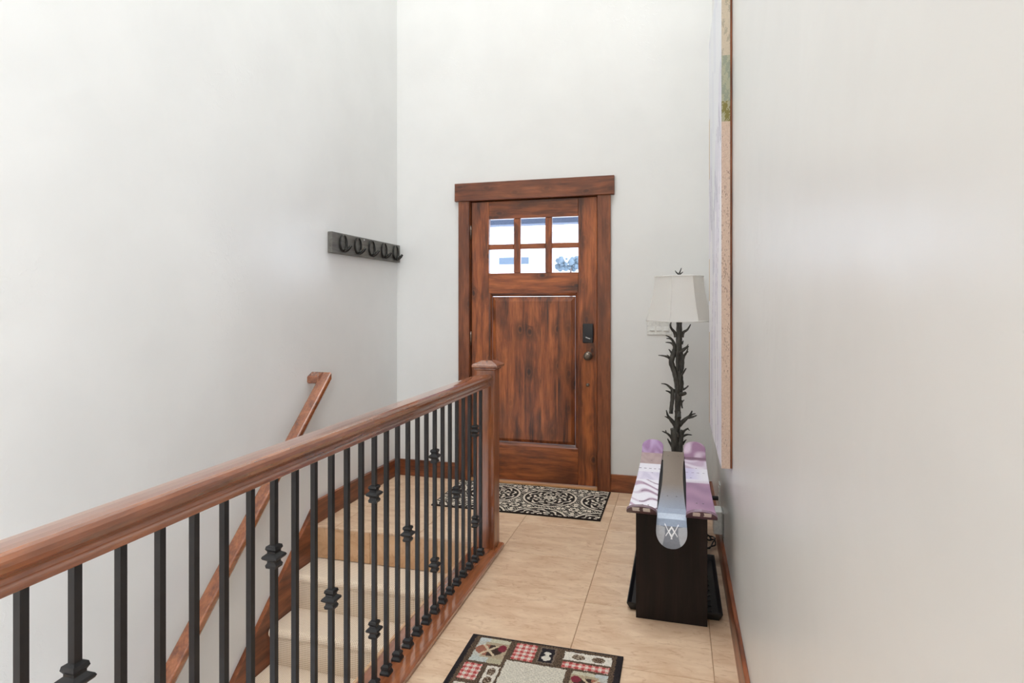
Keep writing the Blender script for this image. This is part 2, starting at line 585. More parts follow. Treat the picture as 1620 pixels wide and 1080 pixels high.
# floor: grout bed with single tiles on it
fl = MB()
fl.box(STAIR_XR, XR, 0.25, YF, -0.10, -0.0025)
fl.box(XL, STAIR_XR, YL + 0.012, YF, -0.10, -0.0025)
fl.box(XL, 4.4, YB, 0.25, -0.10, -0.0025)
fl.box(DX0, DX1, YF, YF + 0.16, -0.012, -0.0025)
floor = tag(fl.build('floor', grout_mat), 'beige travertine tiled floor of hall and landing', 'floor', kind='structure')
xs = [-2.062, -1.92, -1.41, -0.898, -0.39, 0.12, XR]
ys = [YF]
y = 3.905
while y > -0.6:
    ys.append(y)
    y -= 0.4325
G = 0.0016
for i in range(len(xs) - 1):
    for j in range(len(ys) - 1):
        x0, x1, y1, y0 = xs[i], xs[i + 1], ys[j], ys[j + 1]
        if x0 < -1.0 and y0 < YL:
            if y1 <= YL + 0.02:
                if x1 <= -0.89 and x1 > -1.0 and y1 <= YL + 0.02:
                    x0 = STAIR_XR
                    MBt = MB().box(x0, x1 - G, y0 + G, y1 - G, -0.012, 0)
                    MBt.build('tile', tile_mat, floor, 0.0012, bseg=1)
                continue
            y0 = YL
            if x1 > -1.0:
                MB().box(STAIR_XR, x1 - G, ys[j + 1] + G, YL - G, -0.012, 0).build('tile', tile_mat, floor, 0.0012, bseg=1)
        MB().box(x0 + G, x1 - G, y0 + G, y1 - G, -0.012, 0).build('tile', tile_mat, floor, 0.0012, bseg=1)
# great room floor beyond the hall tiles
for i in range(8):
    for j in range(8):
        x0, y0 = -2.06 + i * 0.8, -0.85 - (j + 1) * 0.51
        MB().box(x0 + G, min(x0 + 0.8, 4.39) - G, y0 + G, y0 + 0.51 - G, -0.012, 0).build('tile', tile_mat, floor, 0)

# wall below the railing: stair well side, with the tan edging beside the shoe rail
tag(box('wall_stairwell', wall_mat, None, STAIR_XR + 0.012, -0.95, 0.25, YL, ZL, -0.10), 'white wall of the stair well under the railing', 'wall', kind='structure')
tag(box('trim_edge', riser_tile_mat, None, STAIR_XR, STAIR_XR + 0.012, 0.25, YL - 0.002, -0.22, 0.004, 0.001), 'tan edging along the stair well below the railing', 'trim', kind='structure')
tag(box('floor_lower', carpet_mat, None, XL, 0.2, -2.0, YF, ZL - 0.1, ZL), 'beige carpet of the lower floor at the foot of the stairs', 'floor', kind='structure')

# baseboards
BH, BT = 0.122, 0.016
tag(box('baseboard_far_left', casing_x, None, XL + BT, -1.562, YF - BT, YF, 0, BH, 0.003), 'brown wooden baseboard on the end wall left of the door', 'baseboard', kind='structure')
tag(box('baseboard_far_right', casing_x, None, -0.449, XR - BT, YF - BT, YF, 0, BH, 0.003), 'brown wooden baseboard on the end wall right of the door', 'baseboard', kind='structure')
tag(box('baseboard_right', casing_y, None, XR - BT, XR, YEND, YF, 0, BH, 0.003), 'brown wooden baseboard along the right wall', 'baseboard', kind='structure')
# left: level along the landing, then a skirt board that follows the stairs
M_ST = 0.93
RISE, RUN = 0.192, 0.2065
sk = [(YF, 0.0), (YF, BH), (YL + 0.01, BH + 0.006)]
yb = 0.62
sk += [(yb, BH + 0.006 - M_ST * (YL + 0.01 - yb)), (yb, -0.30 - M_ST * (YL + 0.01 - yb)), (YL - 0.02, -0.30), (YL - 0.02, 0.0)]
bl = MB().prism(sk, 0, XL, XL + 0.018).build('baseboard_left', casing_y, None, 0.003)
tag(bl, 'brown wooden skirt board along the landing and down the stairs', 'baseboard', kind='structure')
cp = [(YF, BH), (YF, BH + 0.008), (YL + 0.006, BH + 0.016), (yb, BH + 0.016 - M_ST * (YL + 0.006 - yb)), (yb, BH + 0.004 - M_ST * (YL + 0.006 - yb)), (YL + 0.01, BH + 0.004)]
MB().prism(cp, 0, XL, XL + 0.023).build('cap_moulding', casing_y, bl, 0.002)

# ------------------------------------------------------------------ front door
door = empty('door_1', (-1.008, 4.235, 0))
tag(door, 'knotty alder front door with six small panes and a raised panel', 'door', kind='structure')
SX0, SX1, SZ0, SZ1 = -1.470, -0.546, 0.022, 2.042
SY0, SY1 = 4.212, 4.256
GX0, GX1 = -1.337, -0.679           # opening between the stiles
PX0, PX1, PZ0, PZ1 = -1.318, -0.690, 0.285, 1.372
bv = 0.003
box('stile', alder_z, door, SX0, GX0, SY0, SY1, SZ0, SZ1, bv)
box('stile', alder_z, door, GX1, SX1, SY0, SY1, SZ0, SZ1, bv)
box('top_rail', alder_x, door, GX0, GX1, SY0, SY1, 1.912, SZ1, bv)
box('middle_rail', alder_x, door, GX0, GX1, SY0, SY1, PZ1, 1.518, bv)
br = MB().prism([(SY0, SZ0), (SY1, SZ0), (SY1, PZ0), (SY0 + 0.014, PZ0), (SY0, PZ0 - 0.012)], 0, GX0, GX1).build('bottom_rail', alder_x, door, 0.002)
# muntins
for x0, x1 in ((-1.150, -1.100), (-0.917, -0.868)):
    box('muntin', alder_z, door, x0, x1, SY0 + 0.004, SY1 - 0.004, 1.518, 1.912, 0.005)
for x0, x1 in ((GX0, -1.150), (-1.100, -0.917), (-0.868, GX1)):
    box('muntin', alder_x, door, x0, x1, SY0 + 0.004, SY1 - 0.004, 1.691, 1.729, 0.005)
    for z0, z1 in ((1.518, 1.691), (1.729, 1.912)):
        box('pane', glass_mat, door, x0, x1, 4.233, 4.237, z0, z1)
# sticking (moulded frame) round the panel
for a in ('l', 'r'):
    if a == 'l':
        p = [(GX0, SY0 + 0.001), (GX0 + 0.010, SY0 + 0.004), (GX0 + 0.022, SY0 + 0.018), (GX0 + 0.022, SY1 - 0.002), (GX0, SY1 - 0.002)]
    else:
        p = [(GX1, SY0 + 0.001), (GX1 - 0.010, SY0 + 0.004), (GX1 - 0.022, SY0 + 0.018), (GX1 - 0.022, SY1 - 0.002), (GX1, SY1 - 0.002)]
    MB().prism(p, 2, PZ0, PZ1).build('panel_moulding', alder_z, door)
MB().prism([(SY0 + 0.001, PZ1), (SY0 + 0.004, PZ1 - 0.010), (SY0 + 0.018, PZ1 - 0.022), (SY1 - 0.002, PZ1 - 0.022), (SY1 - 0.002, PZ1)], 0, GX0 + 0.02, GX1 - 0.02).build('panel_moulding', alder_x, door)
MB().prism([(SY0 + 0.014, PZ0), (SY0 + 0.020, PZ0 + 0.008), (SY1 - 0.002, PZ0 + 0.008), (SY1 - 0.002, PZ0)], 0, GX0 + 0.02, GX1 - 0.02).build('panel_moulding', alder_x, door)
# raised panel of five boards
nb = 5
for k in range(nb):
    x0 = GX0 + 0.024 + (GX1 - GX0 - 0.048) * k / nb
    x1 = GX0 + 0.024 + (GX1 - GX0 - 0.048) * (k + 1) / nb
    y0 = SY0 + 0.006
    m = MB()
    z0, z1 = PZ0 + 0.010, PZ1 - 0.024
    s = 0.035
    xl = x0 + (0.028 if k == 0 else 0)
    xr = x1 - (0.028 if k == nb - 1 else 0)
    ye = y0 + 0.014
    m.add([(x0, ye, z0), (x1, ye, z0), (x1, ye, z1), (x0, ye, z1),
           (xl, y0, z0 + s * 0.7), (xr, y0, z0 + s * 0.7), (xr, y0, z1 - s), (xl, y0, z1 - s),
           (x0, SY1 - 0.008, z0), (x1, SY1 - 0.008, z0), (x1, SY1 - 0.008, z1), (x0, SY1 - 0.008, z1)],
          [(4, 5, 6, 7), (0, 1, 5, 4), (1, 2, 6, 5), (2, 3, 7, 6), (3, 0, 4, 7), (0, 8, 9, 1), (1, 9, 10, 2), (2, 10, 11, 3), (3, 11, 8, 0), (8, 11, 10, 9)])
    m.build('plank', alder_z, door)
# door furniture
kp = MB().prism([(-0.645, 1.022), (-0.571, 1.022), (-0.571, 1.157), (-0.645, 1.157)], 1, SY0 - 0.024, SY0).build('keypad_lock', lock_gloss, door, 0.006)
kp['label'] = 'black keypad deadbolt'
box('lock_trim', black_plastic, kp, -0.641, -0.575, SY0 - 0.029, SY0 - 0.024, 1.024, 1.060, 0.003)
MB().add([(-0.622, SY0 - 0.034, 1.060), (-0.592, SY0 - 0.034, 1.050), (-0.590, SY0 - 0.034, 1.054), (-0.620, SY0 - 0.034, 1.066),
          (-0.622, SY0 - 0.028, 1.060), (-0.592, SY0 - 0.028, 1.050), (-0.590, SY0 - 0.028, 1.054), (-0.620, SY0 - 0.028, 1.066)],
         [(0, 1, 2, 3), (4, 7, 6, 5), (0, 4, 5, 1), (1, 5, 6, 2), (2, 6, 7, 3), (3, 7, 4, 0)]).build('thumb_turn', silver_mat, kp)
kn = MB().lathe([(0.031, 0.0), (0.031, -0.006), (0.026, -0.010), (0.012, -0.014), (0.011, -0.028), (0.020, -0.034), (0.0275, -0.044), (0.0275, -0.052), (0.022, -0.060), (0.010, -0.063)], (-0.608, SY0, 0.931), 28, 1).build('door_knob', bronze_mat, door)
MB().lathe([(0.012, 0), (0.012, -0.004), (0.009, -0.007), (0.004, -0.008)], (-0.611, SY0, 0.728), 20, 1).build('bolt_cover', bronze_mat, door)
for z in (0.25, 1.04, 1.82):
    MB().lathe([(0.007, -0.05), (0.007, 0.05)], (SX0 - 0.004, SY0 - 0.006, z), 10, 2).build('hinge', bronze_mat, door)

# frame, casing, threshold
tr1 = empty('trim_door_frame', (-1.008, 4.2, 0))
tag(tr1, 'brown wooden casing with a wide head board round the front door', 'door frame', kind='structure')
CY0 = 4.172
box('side_casing', casing_z, tr1, -1.562, -1.478, CY0 + 0.006, YF, 0, 2.046, 0.003)
box('side_casing', casing_z, tr1, -0.541, -0.449, CY0 + 0.006, YF, 0, 2.046, 0.003)
box('head_casing', casing_x, tr1, -1.588, -0.423, CY0 - 0.004, YF, 2.046, 2.178, 0.004)
box('jamb', casing_z, tr1, DX0, -1.476, YF, YF + 0.16, 0, DZ1, 0)
box('jamb', casing_z, tr1, -0.541, DX1, YF, YF + 0.16, 0, DZ1, 0)
box('jamb', casing_x, tr1, -1.476, -0.541, YF, YF + 0.16, 2.048, DZ1, 0)
box('door_stop', casing_z, tr1, -1.476, -1.458, 4.258, 4.30, 0.02, 2.048, 0)
box('door_stop', casing_z, tr1, -0.559, -0.541, 4.258, 4.30, 0.02, 2.048, 0)
box('door_stop', casing_x, tr1, -1.458, -0.559, 4.258, 4.30, 2.022, 2.048, 0)
box('threshold', threshold_mat, tr1, -1.476, -0.541, 4.176, 4.33, 0.0, 0.018, 0.003)

# ------------------------------------------------------------------ stairs
stairs = empty('staircase', (-1.56, 2.0, ZL))
tag(stairs, 'beige carpeted stairs going down along the left wall', 'stairs')
SXL, SXR = XL + 0.018, STAIR_XR - 0.001
for k, (a, b_) in enumerate(((SXL, -1.695), (-1.695, -1.285), (-1.285, SXR))):
    box('riser_tile', riser_tile_mat, stairs, a + 0.0012, b_ - 0.0012, YL - 0.002, YL + 0.010, -RISE + 0.004, -0.0135, 0.001)
# bullnose tile edge of the landing
for a, b_ in ((SXL, -1.92), (-1.92, -1.41), (-1.41, SXR)):
    box('nosing_tile', tile_mat, stairs, a + 0.0012, b_ - 0.0012, YL - 0.006, YL + 0.0, -0.013, 0.0, 0.003)
for k in range(1, 12):
    zt = -RISE * k
    yb_ = YL - RUN * (k - 1)               # back of the tread (foot of the riser above)
    yf_ = YL - RUN * k                     # face of the riser below
    nose = 0.024
    # carpet wrapped over the rounded nose and down the riser
    prof = [(yb_ + 0.012, zt), (yf_ + 0.02, zt)]
    for q in range(9):
        a = math.pi * q / 8
        prof.append((yf_ + 0.004 - nose * math.sin(a), zt - 0.026 + 0.026 * math.cos(a)))
    prof += [(yf_, zt - 0.06), (yf_, zt - RISE - 0.01), (yf_ + 0.03, zt - RISE - 0.01), (yf_ + 0.03, zt - 0.05), (yb_ + 0.012, zt - 0.05)]
    MB().prism(prof, 0, SXL + 0.002, SXR - 0.002, smooth=False).build('carpet_step', carpet_mat, stairs, 0.004)

# ------------------------------------------------------------------ railing with iron balusters
RX = -0.965
rail = empty('stair_railing', (RX, 1.6, 0))
tag(rail, 'wooden guard railing with black iron balusters beside the stair opening', 'railing')
sh = MB().prism([(-1.043, 0.004), (-0.893, 0.004), (-0.893, 0.020), (-0.899, 0.026), (-1.037, 0.026), (-1.043, 0.020)], 1, 0.25, 3.085).build('shoe_rail', rail_y, rail, 0.0015)
# moulded hand rail profile (x, z)
hp = [(-0.030, 0.868), (0.030, 0.868), (0.030, 0.878), (0.024, 0.884), (0.022, 0.892), (0.028, 0.899), (0.036, 0.905), (0.039, 0.914), (0.038, 0.923), (0.033, 0.930), (0.026, 0.933), (0.010, 0.934)]
hp = hp + [(-x, z) for x, z in hp[::-1] if (x, z) not in ((-0.030, 0.868), (0.030, 0.868))]
hr = MB().prism([(RX + x, z) for x, z in hp], 1, 0.34, 2.982).build('handrail', rail_y, rail, 0.002)


def newel(y0):
    s = 0.048
    post = MB().box(RX - s, RX + s, y0 - s, y0 + s, 0.026, 0.962).build('newel_post', rail_z, rail, 0.004)
    cap = MB()
    h0 = 0.948
    lv = [(0.052, h0), (0.056, h0 + 0.006), (0.054, h0 + 0.010), (0.064, h0 + 0.014), (0.069, h0 + 0.018), (0.069, h0 + 0.028), (0.062, h0 + 0.034), (0.058, h0 + 0.036), (0.026, h0 + 0.050)]
    for (r, z) in lv:
        cap.v += [Vector((RX - r, y0 - r, z)), Vector((RX + r, y0 - r, z)), Vector((RX + r, y0 + r, z)), Vector((RX - r, y0 + r, z))]
    for i in range(len(lv) - 1):
        for k in range(4):
            cap.f.append([i * 4 + k, i * 4 + (k + 1) % 4, i * 4 + 4 + (k + 1) % 4, i * 4 + 4 + k]); cap.smooth.append(False)
    cap.f.append([3, 2, 1, 0]); cap.smooth.append(False)
    n = (len(lv) - 1) * 4
    cap.f.append([n, n + 1, n + 2, n + 3]); cap.smooth.append(False)
    cap.build('post_cap', rail_y, post, 0.0012)
    return post


newel(3.028)
newel(0.292)


def square_stack(prof):
    m = MB()
    for (r, z) in prof:
        m.v += [Vector((-r, -r, z)), Vector((r, -r, z)), Vector((r, r, z)), Vector((-r, r, z))]
    for i in range(len(prof) - 1):
        for k in range(4):
            m.f.append([i * 4 + k, i * 4 + (k + 1) % 4, i * 4 + 4 + (k + 1) % 4, i * 4 + 4 + k]); m.smooth.append(False)
    m.f.append([3, 2, 1, 0]); m.smooth.append(False)
    n = (len(prof) - 1) * 4
    m.f.append([n, n + 1, n + 2, n + 3]); m.smooth.append(False)
    return m


bar_me = square_stack([(0.0070, 0.024), (0.0070, 0.870)]).mesh('baluster')
bar_me.materials.append(iron_mat)
kn_me = square_stack([(0.0074, -0.030), (0.0135, -0.027), (0.0150, -0.020), (0.0115, -0.014), (0.0115, -0.010), (0.0195, -0.004), (0.0215, 0.0), (0.0195, 0.004), (0.0115, 0.010), (0.0115, 0.014), (0.0150, 0.020), (0.0135, 0.027), (0.0074, 0.030)]).mesh('knuckle')
kn_me.materials.append(iron_mat)
ba_me = square_stack([(0.0170, 0.0262), (0.0170, 0.0330), (0.0140, 0.0390), (0.0130, 0.0440), (0.0150, 0.0480), (0.0140, 0.0540), (0.0074, 0.0600)]).mesh('base_collar')
ba_me.materials.append(iron_mat)
for i in range(30):
    yy = 2.903 - 0.0852 * i
    b_ = place('baluster', bar_me, None, rail, (RX, yy, 0))
    place('base_collar', ba_me, None, b_, (RX, yy, 0))
    zs = {1: (0.668, 0.222), 4: (0.443,)}.get(i % 6, {0: (0.668, 0.222), 3: (0.443,)}.get((i - 1) % 6, ()))
    for z in zs:
        place('knuckle', kn_me, None, b_, (RX, yy, z))

# ------------------------------------------------------------------ hand rail on the left wall
wh = empty('wall_handrail', (-1.975, 2.1, -0.2))
tag(wh, 'slanting brown wooden handrail fixed to the left wall above the stairs', 'handrail')
m_hr = 0.954


def hz_(y):
    return 0.887 - m_hr * (3.084 - y)


ca = math.cos(math.atan(m_hr)); sa = math.sin(math.atan(m_hr))
# rounded profile: w across (x), n along the normal of the slope
pr = [(-0.035, -0.006), (-0.029, 0.0), (0.029, 0.0), (0.035, -0.006), (0.035, -0.028), (0.028, -0.036), (0.024, -0.046), (-0.024, -0.046), (-0.028, -0.036), (-0.035, -0.028)]
m = MB()
for yy in (0.55, 3.096):
    for w, n_ in pr:
        # cut vertical at both ends
        m.v.append(Vector((-1.972 + w, yy, hz_(yy) + n_ / ca)))
k = len(pr)
for i in range(k):
    m.f.append([i, (i + 1) % k, k + (i + 1) % k, k + i]); m.smooth.append(False)
m.f.append(list(range(k))[::-1]); m.smooth.append(False)
m.f.append([k + i for i in range(k)]); m.smooth.append(False)
m.build('rail', rail_y, wh, 0.003)
zt = hz_(3.096)
m = MB().prism([(3.040, zt - 0.056), (3.052, zt - 0.066), (3.096, zt - 0.040), (3.096, zt - 0.004), (3.090, zt + 0.001), (3.046, zt - 0.020), (3.040, zt - 0.028)], 0, XL, -1.99)
m.build('rail_return', rail_y, wh, 0.004)
for yy in (2.55, 1.5):
    m = MB().tube([(XL, yy, hz_(yy) - 0.14), (XL + 0.05, yy, hz_(yy) - 0.135), (-1.985, yy, hz_(yy) - 0.10), (-1.972, yy, hz_(yy) - 0.066)], [0.008, 0.008, 0.008, 0.008], 10)
    m.build('bracket', bronze_mat, wh)

# ------------------------------------------------------------------ coat rack with horseshoe hooks
rack = empty('coat_rack', (-2.05, 3.72, 1.60))
tag(rack, 'dark grey board with five horseshoe coat hooks on the left wall', 'coat rack')
MB().box(XL, -2.033, 3.253, 4.184, 1.607, 1.737).build('board', rack_wood, rack, 0.004)
for yc in (3.372, 3.552, 3.737, 3.918, 4.100):
    # horseshoe: open U standing against the board
    path = []
    for q in range(19):
        a = math.radians(90 - 22) - math.radians(316) * q / 18
        path.append((-2.027, yc + 0.040 * math.cos(a), 1.676 + 0.052 * math.sin(a)))
    sh_ = MB()
    rad = [0.0048 + 0.0022 * math.sin(math.pi * q / 18) for q in range(19)]
    sh_.tube(path, rad, 8)
    h_ = sh_.build('horseshoe', rack_iron, rack)
    MB().tube([(-2.026, yc, 1.628), (-2.016, yc + 0.003, 1.625), (-2.004, yc + 0.006, 1.632), (-1.990, yc + 0.010, 1.645), (-1.980, yc + 0.014, 1.661)], [0.009, 0.011, 0.011, 0.010, 0.008], 8).build('hook', rack_iron, h_)
MB().lathe([(0.006, 0), (0.006, 0.003), (0.002, 0.004)], (-2.033, 3.64, 1.722), 10, 0).build('screw', silver_mat, rack)

# ------------------------------------------------------------------ black and cream door mat
CREAM, INK = rgb(224, 212, 194), rgb(40, 32, 29)


def damask(x, y):
    P = 0.385
    cx, cy = -0.822, 3.93
    u = (x - cx) / P; v = (y - cy) / P
    iu, iv = round(u), round(v)
    du, dv = (u - iu) * P, (v - iv) * P
    r = math.hypot(du, dv); ph = math.atan2(dv, du)
    if r < 0.183:
        if 0.166 < r:
            return r < 0.179
        if r > 0.152:
            return False
        if r < 0.010:
            return True
        if r < 0.016:
            return False
        if r < 0.050:
            return r < 0.030 + 0.016 * abs(math.cos(4 * ph)) and not (0.026 < r < 0.030)
        # scrolling leaves
        s = math.sin(10 * ph + 2.4 * math.sin(r * 74)) + math.cos(r * 178 + 1.8 * math.cos(10 * ph)) + 0.4 * math.sin(20 * ph - r * 120)
        return s > 0.42
    # rosettes in the gaps between the medallions
    fu, fv = (u - math.floor(u) - 0.5) * P, (v - math.floor(v) - 0.5) * P
    rr = math.hypot(fu, fv); pp = math.atan2(fv, fu)
    if rr < 0.012:
        return False
    if rr < 0.034 + 0.006 * math.cos(8 * pp):
        return not (0.018 < rr < 0.022)
    if rr < 0.046:
        return False
    k = math.cos(4 * pp)
    if 0.055 < rr < 0.078 and math.cos(8 * pp) > 0.35:
        return True
    if 0.086 < rr < 0.108 and abs(math.sin(2 * pp)) < 0.33:
        return True
    return math.sin(x * 300 + 1.5 * math.sin(y * 90)) * math.sin(y * 300 + 1.5 * math.sin(x * 90)) > 0.34


def grid_mesh(name, x0, x1, y0, y1, step, z0, z1, fn, wob=0.0):
    nx, ny = int(round((x1 - x0) / step)), int(round((y1 - y0) / step))
    vs, fs = [], []
    cx, cy = (x0 + x1) / 2, (y0 + y1) / 2
    for j in range(ny + 1):
        for i in range(nx + 1):
            x = x0 + (x1 - x0) * i / nx; y = y0 + (y1 - y0) * j / ny
            e = i in (0, nx) or j in (0, ny)
            dz = wob * math.sin(x * 9 + y * 5) * math.sin(y * 8 - x * 3)
            vs.append((x - cx, y - cy, (z1 - 0.002 if e else z1) + dz - z0))
    for j in range(ny):
        for i in range(nx):
            a = j * (nx + 1) + i
            fs.append((a, a + 1, a + nx + 2, a + nx + 1))
    # sides and underside
    ring = [i for i in range(nx + 1)] + [j * (nx + 1) + nx for j in range(1, ny + 1)] + [ny * (nx + 1) + i for i in range(nx - 1, -1, -1)] + [j * (nx + 1) for j in range(ny - 1, 0, -1)]
    n0 = len(vs)
    for r_ in ring:
        vs.append((vs[r_][0], vs[r_][1], 0.0))
    L = len(ring)
    for k in range(L):
        fs.append((ring[(k + 1) % L], ring[k], n0 + k, n0 + (k + 1) % L))
    fs.append([n0 + k for k in range(L)][::-1])
    me = bpy.data.meshes.new(name)
    me.from_pydata(vs, [], fs)
    paint(me, lambda c, p: fn(c.x + cx, c.y + cy))
    for p in me.polygons[:nx * ny]:
        p.use_smooth = True
    return me, (cx, cy, z0)


MX0, MX1, MY0, MY1 = -1.530, -0.447, 3.598, 4.166


mat_rng = random.Random(11)


def mat_col(x, y):
    if min(x - MX0, MX1 - x, y - MY0, MY1 - y) < 0.010:
        return INK
    k = 0.90 + 0.2 * mat_rng.random()
    c = CREAM if damask(x, y) else INK
    return (c[0] * k, c[1] * k, c[2] * k, 1)


me, org = grid_mesh('door_mat', MX0, MX1, MY0, MY1, 0.0042, 0.0, 0.009, mat_col)
dm = place('door_mat', me, mat_print, None, org)
tag(dm, 'black and cream scroll patterned mat in front of the door', 'door mat')

# ------------------------------------------------------------------ lodge rug
BROWN, BLACK = rgb(112, 88, 66), rgb(46, 40, 42)
OFFW, REDP, PINK = rgb(226, 216, 200), rgb(196, 62, 58), rgb(228, 150, 138)
RX0, RX1, RY1 = -0.770, -0.193, 2.228
RLEN = 0.90
rug_rng = random.Random(3)


def plaid(u, v, s=0.0235):
    a = (u / s) % 1.0 < 0.5; b_ = (v / s) % 1.0 < 0.5
    if a and b_:
        return REDP
    if a or b_:
        return PINK
    return OFFW


def canoe(u, v, flip=False):
    """u, v in 0..1 inside the block"""
    if flip:
        u = 1 - u
    if v < 0.16:
        return rgb(206, 198, 168) if u > 0.35 else rgb(196, 200, 196)
    if v > 0.80:
        return rgb(190, 176, 142) if u > 0.55 else rgb(196, 200, 192)
    c1 = abs(v - (0.60 - 0.25 * math.sin(math.pi * min(max(u, 0), 1)) + 0.12 * (0.5 - u)))
    hull = (u - 0.45) ** 2 / 0.19 + (v - 0.50) ** 2 / 0.055
    if (u - 0.84) ** 2 / 0.02 + (v - 0.36) ** 2 / 0.022 < 1:
        return rgb(140, 40, 56)
    if hull < 1:
        d = abs((u - 0.45) * 0.9 + (v - 0.5))
        if d < 0.05 or abs((u - 0.45) * 0.9 - (v - 0.5)) < 0.05:
            return rgb(214, 188, 150)
        return rgb(172, 104, 76) if u < 0.42 else rgb(74, 54, 44)
    return rgb(198, 196, 184) if u < 0.25 else rgb(186, 164, 130)


def cone(u, v, cu, cv, ru, rv):
    r = ((u - cu) / ru) ** 2 + ((v - cv) / rv) ** 2
    if r < 1:
        return rgb(92, 66, 48) if (math.sin(u * 1100) * math.sin(v * 1100) > -0.25) else rgb(190, 168, 140)
    return None


def rug_col(x, y):
    u, v = x - RX0, RY1 - y
    if v > RLEN / 2:
        u, v = (RX1 - RX0) - u, RLEN - v
    j = 0.0009 * math.sin(u * 170) + 0.0009 * math.sin(v * 150)
    W = RX1 - RX0
    if v < 0.010 or u < 0.020 + j or u > W - 0.022 + j:
        return BLACK
    blocks = (
        ('canoe', 0.040, 0.158, 0.018, 0.170), ('plaid', 0.184, 0.264, 0.020, 0.125), ('vase', 0.277, 0.338, 0.022, 0.122),
        ('cones', 0.369, 0.541, 0.026, 0.078), ('plaid', 0.370, 0.537, 0.088, 0.124), ('field', 0.174, 0.392, 0.135, 0.770),
        ('plaid', 0.034, 0.100, 0.183, 0.279), ('paw', 0.117, 0.164, 0.184, 0.285), ('canoe2', 0.412, 0.538, 0.134, 0.262),
        ('field', 0.034, 0.164, 0.298, 0.345), ('plaid', 0.412, 0.538, 0.275, 0.36), ('canoe', 0.034, 0.164, 0.357, 0.46))
    for kind, a, b_, c, d in blocks:
        if a + j < u < b_ + j and c + j < v < d + j:
            e = min(u - a - j, b_ + j - u, v - c - j, d + j - v)
            if kind == 'plaid':
                return plaid(u - a, v - c)
            if kind == 'field':
                n = math.sin(u * 420) * math.sin(v * 390)
                return rgb(222, 212, 192) if n > -0.3 else rgb(208, 196, 174)
            if kind in ('canoe', 'canoe2'):
                return canoe((u - a) / (b_ - a), (v - c) / (d - c), kind == 'canoe2')
            if kind == 'vase':
                if e < 0.006:
                    return rgb(128, 108, 90)
                q, w_ = (u - a) / (b_ - a) - 0.5, (v - c) / (d - c)
                wid = 0.30 * math.exp(-((w_ - 0.66) / 0.14) ** 2) + 0.20 * math.exp(-((w_ - 0.36) / 0.10) ** 2)
                return OFFW if 0.26 < w_ < 0.82 and abs(q) < wid else rgb(44, 38, 44)
            if kind == 'cones':
                for cu in (0.30, 0.72):
                    k = cone(u, v, a + (b_ - a) * cu, (c + d) / 2, 0.024, 0.017)
                    if k:
                        return k
                return rgb(232, 222, 206)
            if kind == 'paw':
                for cv in (0.33, 0.82):
                    k = cone(u, v, (a + b_) / 2, c + (d - c) * cv, 0.015, 0.022)
                    if k:
                        return k
                return rgb(228, 216, 198)
    # borders between the blocks: brown weave with dark lines
    n = math.sin(u * 640 + 2 * math.sin(v * 200)) * math.sin(v * 600)
    return BROWN if n > -0.25 else rgb(70, 54, 46)


def rug_yarn(x, y):
    jx = 0.0028 * (rug_rng.random() - 0.5)
    jy = 0.0028 * (rug_rng.random() - 0.5)
    c = rug_col(x + jx, y + jy)
    k = 0.78 + 0.36 * rug_rng.random()
    g = (c[0] + c[1] + c[2]) / 3
    return tuple((0.82 * q + 0.18 * g) * k for q in c[:3]) + (1,)


me, org = grid_mesh('area_rug', RX0, RX1, RY1 - RLEN, RY1, 0.003, 0.0, 0.010, rug_yarn)
rg = place('area_rug', me, rug_print, None, org)
tag(rg, 'small patchwork rug with red plaid, pine cone and canoe blocks on the tiles', 'rug')

# ------------------------------------------------------------------ bench made of skis
bench = empty('ski_bench', (-0.03, 2.95, 0))
tag(bench, 'dark bench with a seat of three skis against the right wall', 'bench')
box('end_panel', espresso, bench, -0.169, 0.112, 2.535, 2.557, 0.0, 0.442, 0.0015)
box('end_panel', espresso, bench, -0.169, 0.112, 3.385, 3.407, 0.0, 0.442, 0.0015)
box('stretcher', espresso, bench, -0.155, -0.135, 2.557, 3.385, 0.30, 0.40, 0.001)
box('stretcher', espresso, bench, 0.078, 0.098, 2.557, 3.385, 0.30, 0.40, 0.001)
box('seat_support', black_plastic, bench, -0.130, 0.073, 2.557, 3.385, 0.402, 0.438, 0.001)

SKZ = 0.456


